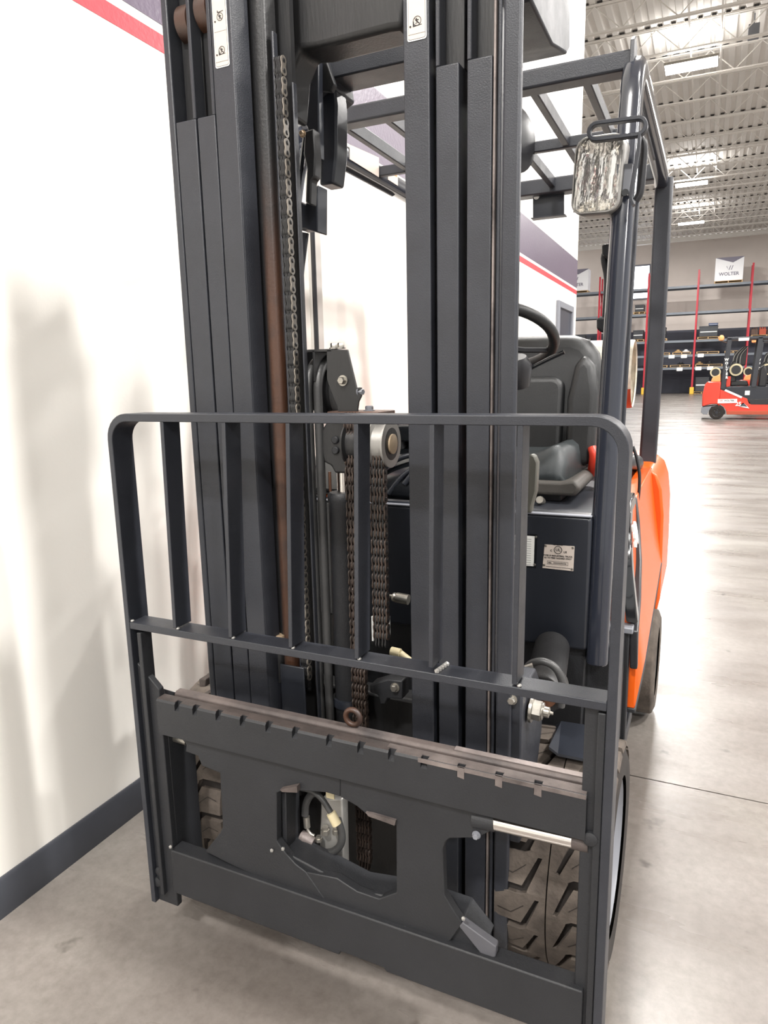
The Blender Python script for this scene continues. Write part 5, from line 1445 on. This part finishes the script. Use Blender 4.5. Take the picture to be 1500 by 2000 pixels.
    Pl('hanging_hoses', GREASE, [(0.60, 1.5), (0.66, 1.86), (0.9, 2.02), (0.98, 1.98), (0.96, 1.5)], y0 + 0.5, y0 + 0.6, 0.02)
    for k in range(5):
        bm = BM(); tube(bm, smooth_path([(0.62 + 0.05 * k + dx, y0 + 0.45 + dy, 1.35), (0.66 + 0.04 * k + dx, y0 + 0.42 + dy, 1.75), (0.84 + 0.03 * k + dx, y0 + 0.42 + dy, 1.98), (0.98 + dx, y0 + 0.45 + dy, 2.02)]), 0.012, 6); finish('hose', bm, GLOSS if k % 2 else SILVER, r)
    Pl('white_tag', WHITE, [(0.98, 0.68), (0.98, 0.80), (1.10, 0.80), (1.10, 0.68)], y0 + 0.0, y0 + 0.01, 0.0)
    Pl('slanted_decal', WHITE, [(0.46, 0.80), (0.49, 0.845), (0.92, 0.64), (0.90, 0.59)], y0 - 0.002, y0 + 0.01, 0.0)
    d = Pl('dealer_decal', WHITE, [(0.31, 0.455), (0.31, 0.57), (0.80, 0.575), (0.80, 0.465)], y0 - 0.004, y0 + 0.012, 0.0)
    bm = BM(); text_bm(bm, 'W', (0.40 + dx, y0 - 0.006 + dy, 0.525), (1, 0, 0), (0, 0, 1), 0.075, 0.002, bold=0.001); finish('decal_emblem', bm, RED, d, smooth=0)
    bm = BM(); text_bm(bm, 'WOLTER', (0.60 + dx, y0 - 0.006 + dy, 0.525), (1, 0, 0), (0, 0, 1), 0.062, 0.002, bold=0.001); finish('decal_print', bm, INK, d, smooth=0)
    bm = BM()
    for k, ch in enumerate('WOLTER'):
        text_bm(bm, ch, (0.465 + 0.012 * (5 - k) * -0.6 + 0.03 + dx, y0 - 0.004 + dy, 1.66 - k * 0.098), (1, 0, 0), (0, 0, 1), 0.095, 0.002, bold=0.004)
    finish('post_lettering', bm, WHITE, r, smooth=0)
    bm = BM(); text_bm(bm, '25', (0.84 + dx, y0 + 0.006 + dy, 0.43), (1, 0, 0), (0, 0, 1), 0.15, 0.01, bold=0.004); finish('model_number', bm, WHITE, r, smooth=0)
    Pl('swoosh', WHITE, [(0.84, 0.37), (1.08, 0.36), (0.96, 0.47), (1.12, 0.31)], y0 + 0.0, y0 + 0.008, 0.0)
    Pl('swoosh', FARD, [(0.90, 0.385), (1.06, 0.35), (0.98, 0.45)], y0 - 0.001, y0 + 0.006, 0.0)
    for (wx, rr) in ((0.30, 0.195), (1.95, 0.24)):
        bm = BM(); lathe(bm, (wx + dx, y0 - 0.01 + dy, rr), (0, 1, 0), [(0, rr * 0.55), (0.0, rr * 0.94), (0.02, rr), (0.16, rr), (0.17, rr * 0.9)], 32); w_ = finish('tire', bm, RUBBER_D, r)
        bm = BM(); lathe(bm, (wx + dx, y0 - 0.015 + dy, rr), (0, 1, 0), [(0.0, rr * 0.18), (0.0, rr * 0.2), (0.01, rr * 0.22), (0.012, rr * 0.5), (0.0, rr * 0.6), (0.02, rr * 0.62)], 24); finish('wheel_rim', bm, PAINT_S, w_)
        for k in range(5):
            a = k * 2 * PI / 5
            bm = BM(); lathe(bm, (wx + dx + rr * 0.38 * math.cos(a), y0 - 0.012 + dy, rr + rr * 0.38 * math.sin(a)), (0, 1, 0), [(0, 0.02), (0.01, 0.02)], 8); finish('wheel_nut', bm, GLOSS, w_)
    Pl('wheel_arch', GLOSS, [(0.10, 0.22), (0.13, 0.33), (0.22, 0.40), (0.36, 0.41), (0.47, 0.34), (0.53, 0.22), (0.53, 0.14), (0.10, 0.14)], y0 + 0.15, y0 + 0.2, 0.0)
    for k in range(3):
        B('mast_rail', PAINT, 2.62 + 0.06 * k, 2.66 + 0.06 * k, y0 + 0.15, y0 + 0.3, 0.1, 2.1)
    rooted(r)
    return r
rt = red_truck('red_forklift', 0.0, 0.0, 'red forklift with dealer decals at the right edge, parked in front of the rack')
r2 = red_truck('red_forklift', 0.95, 2.6, 'second forklift partly hidden behind the nearer red one, cut by the photo edge')

rooted(LIFT)
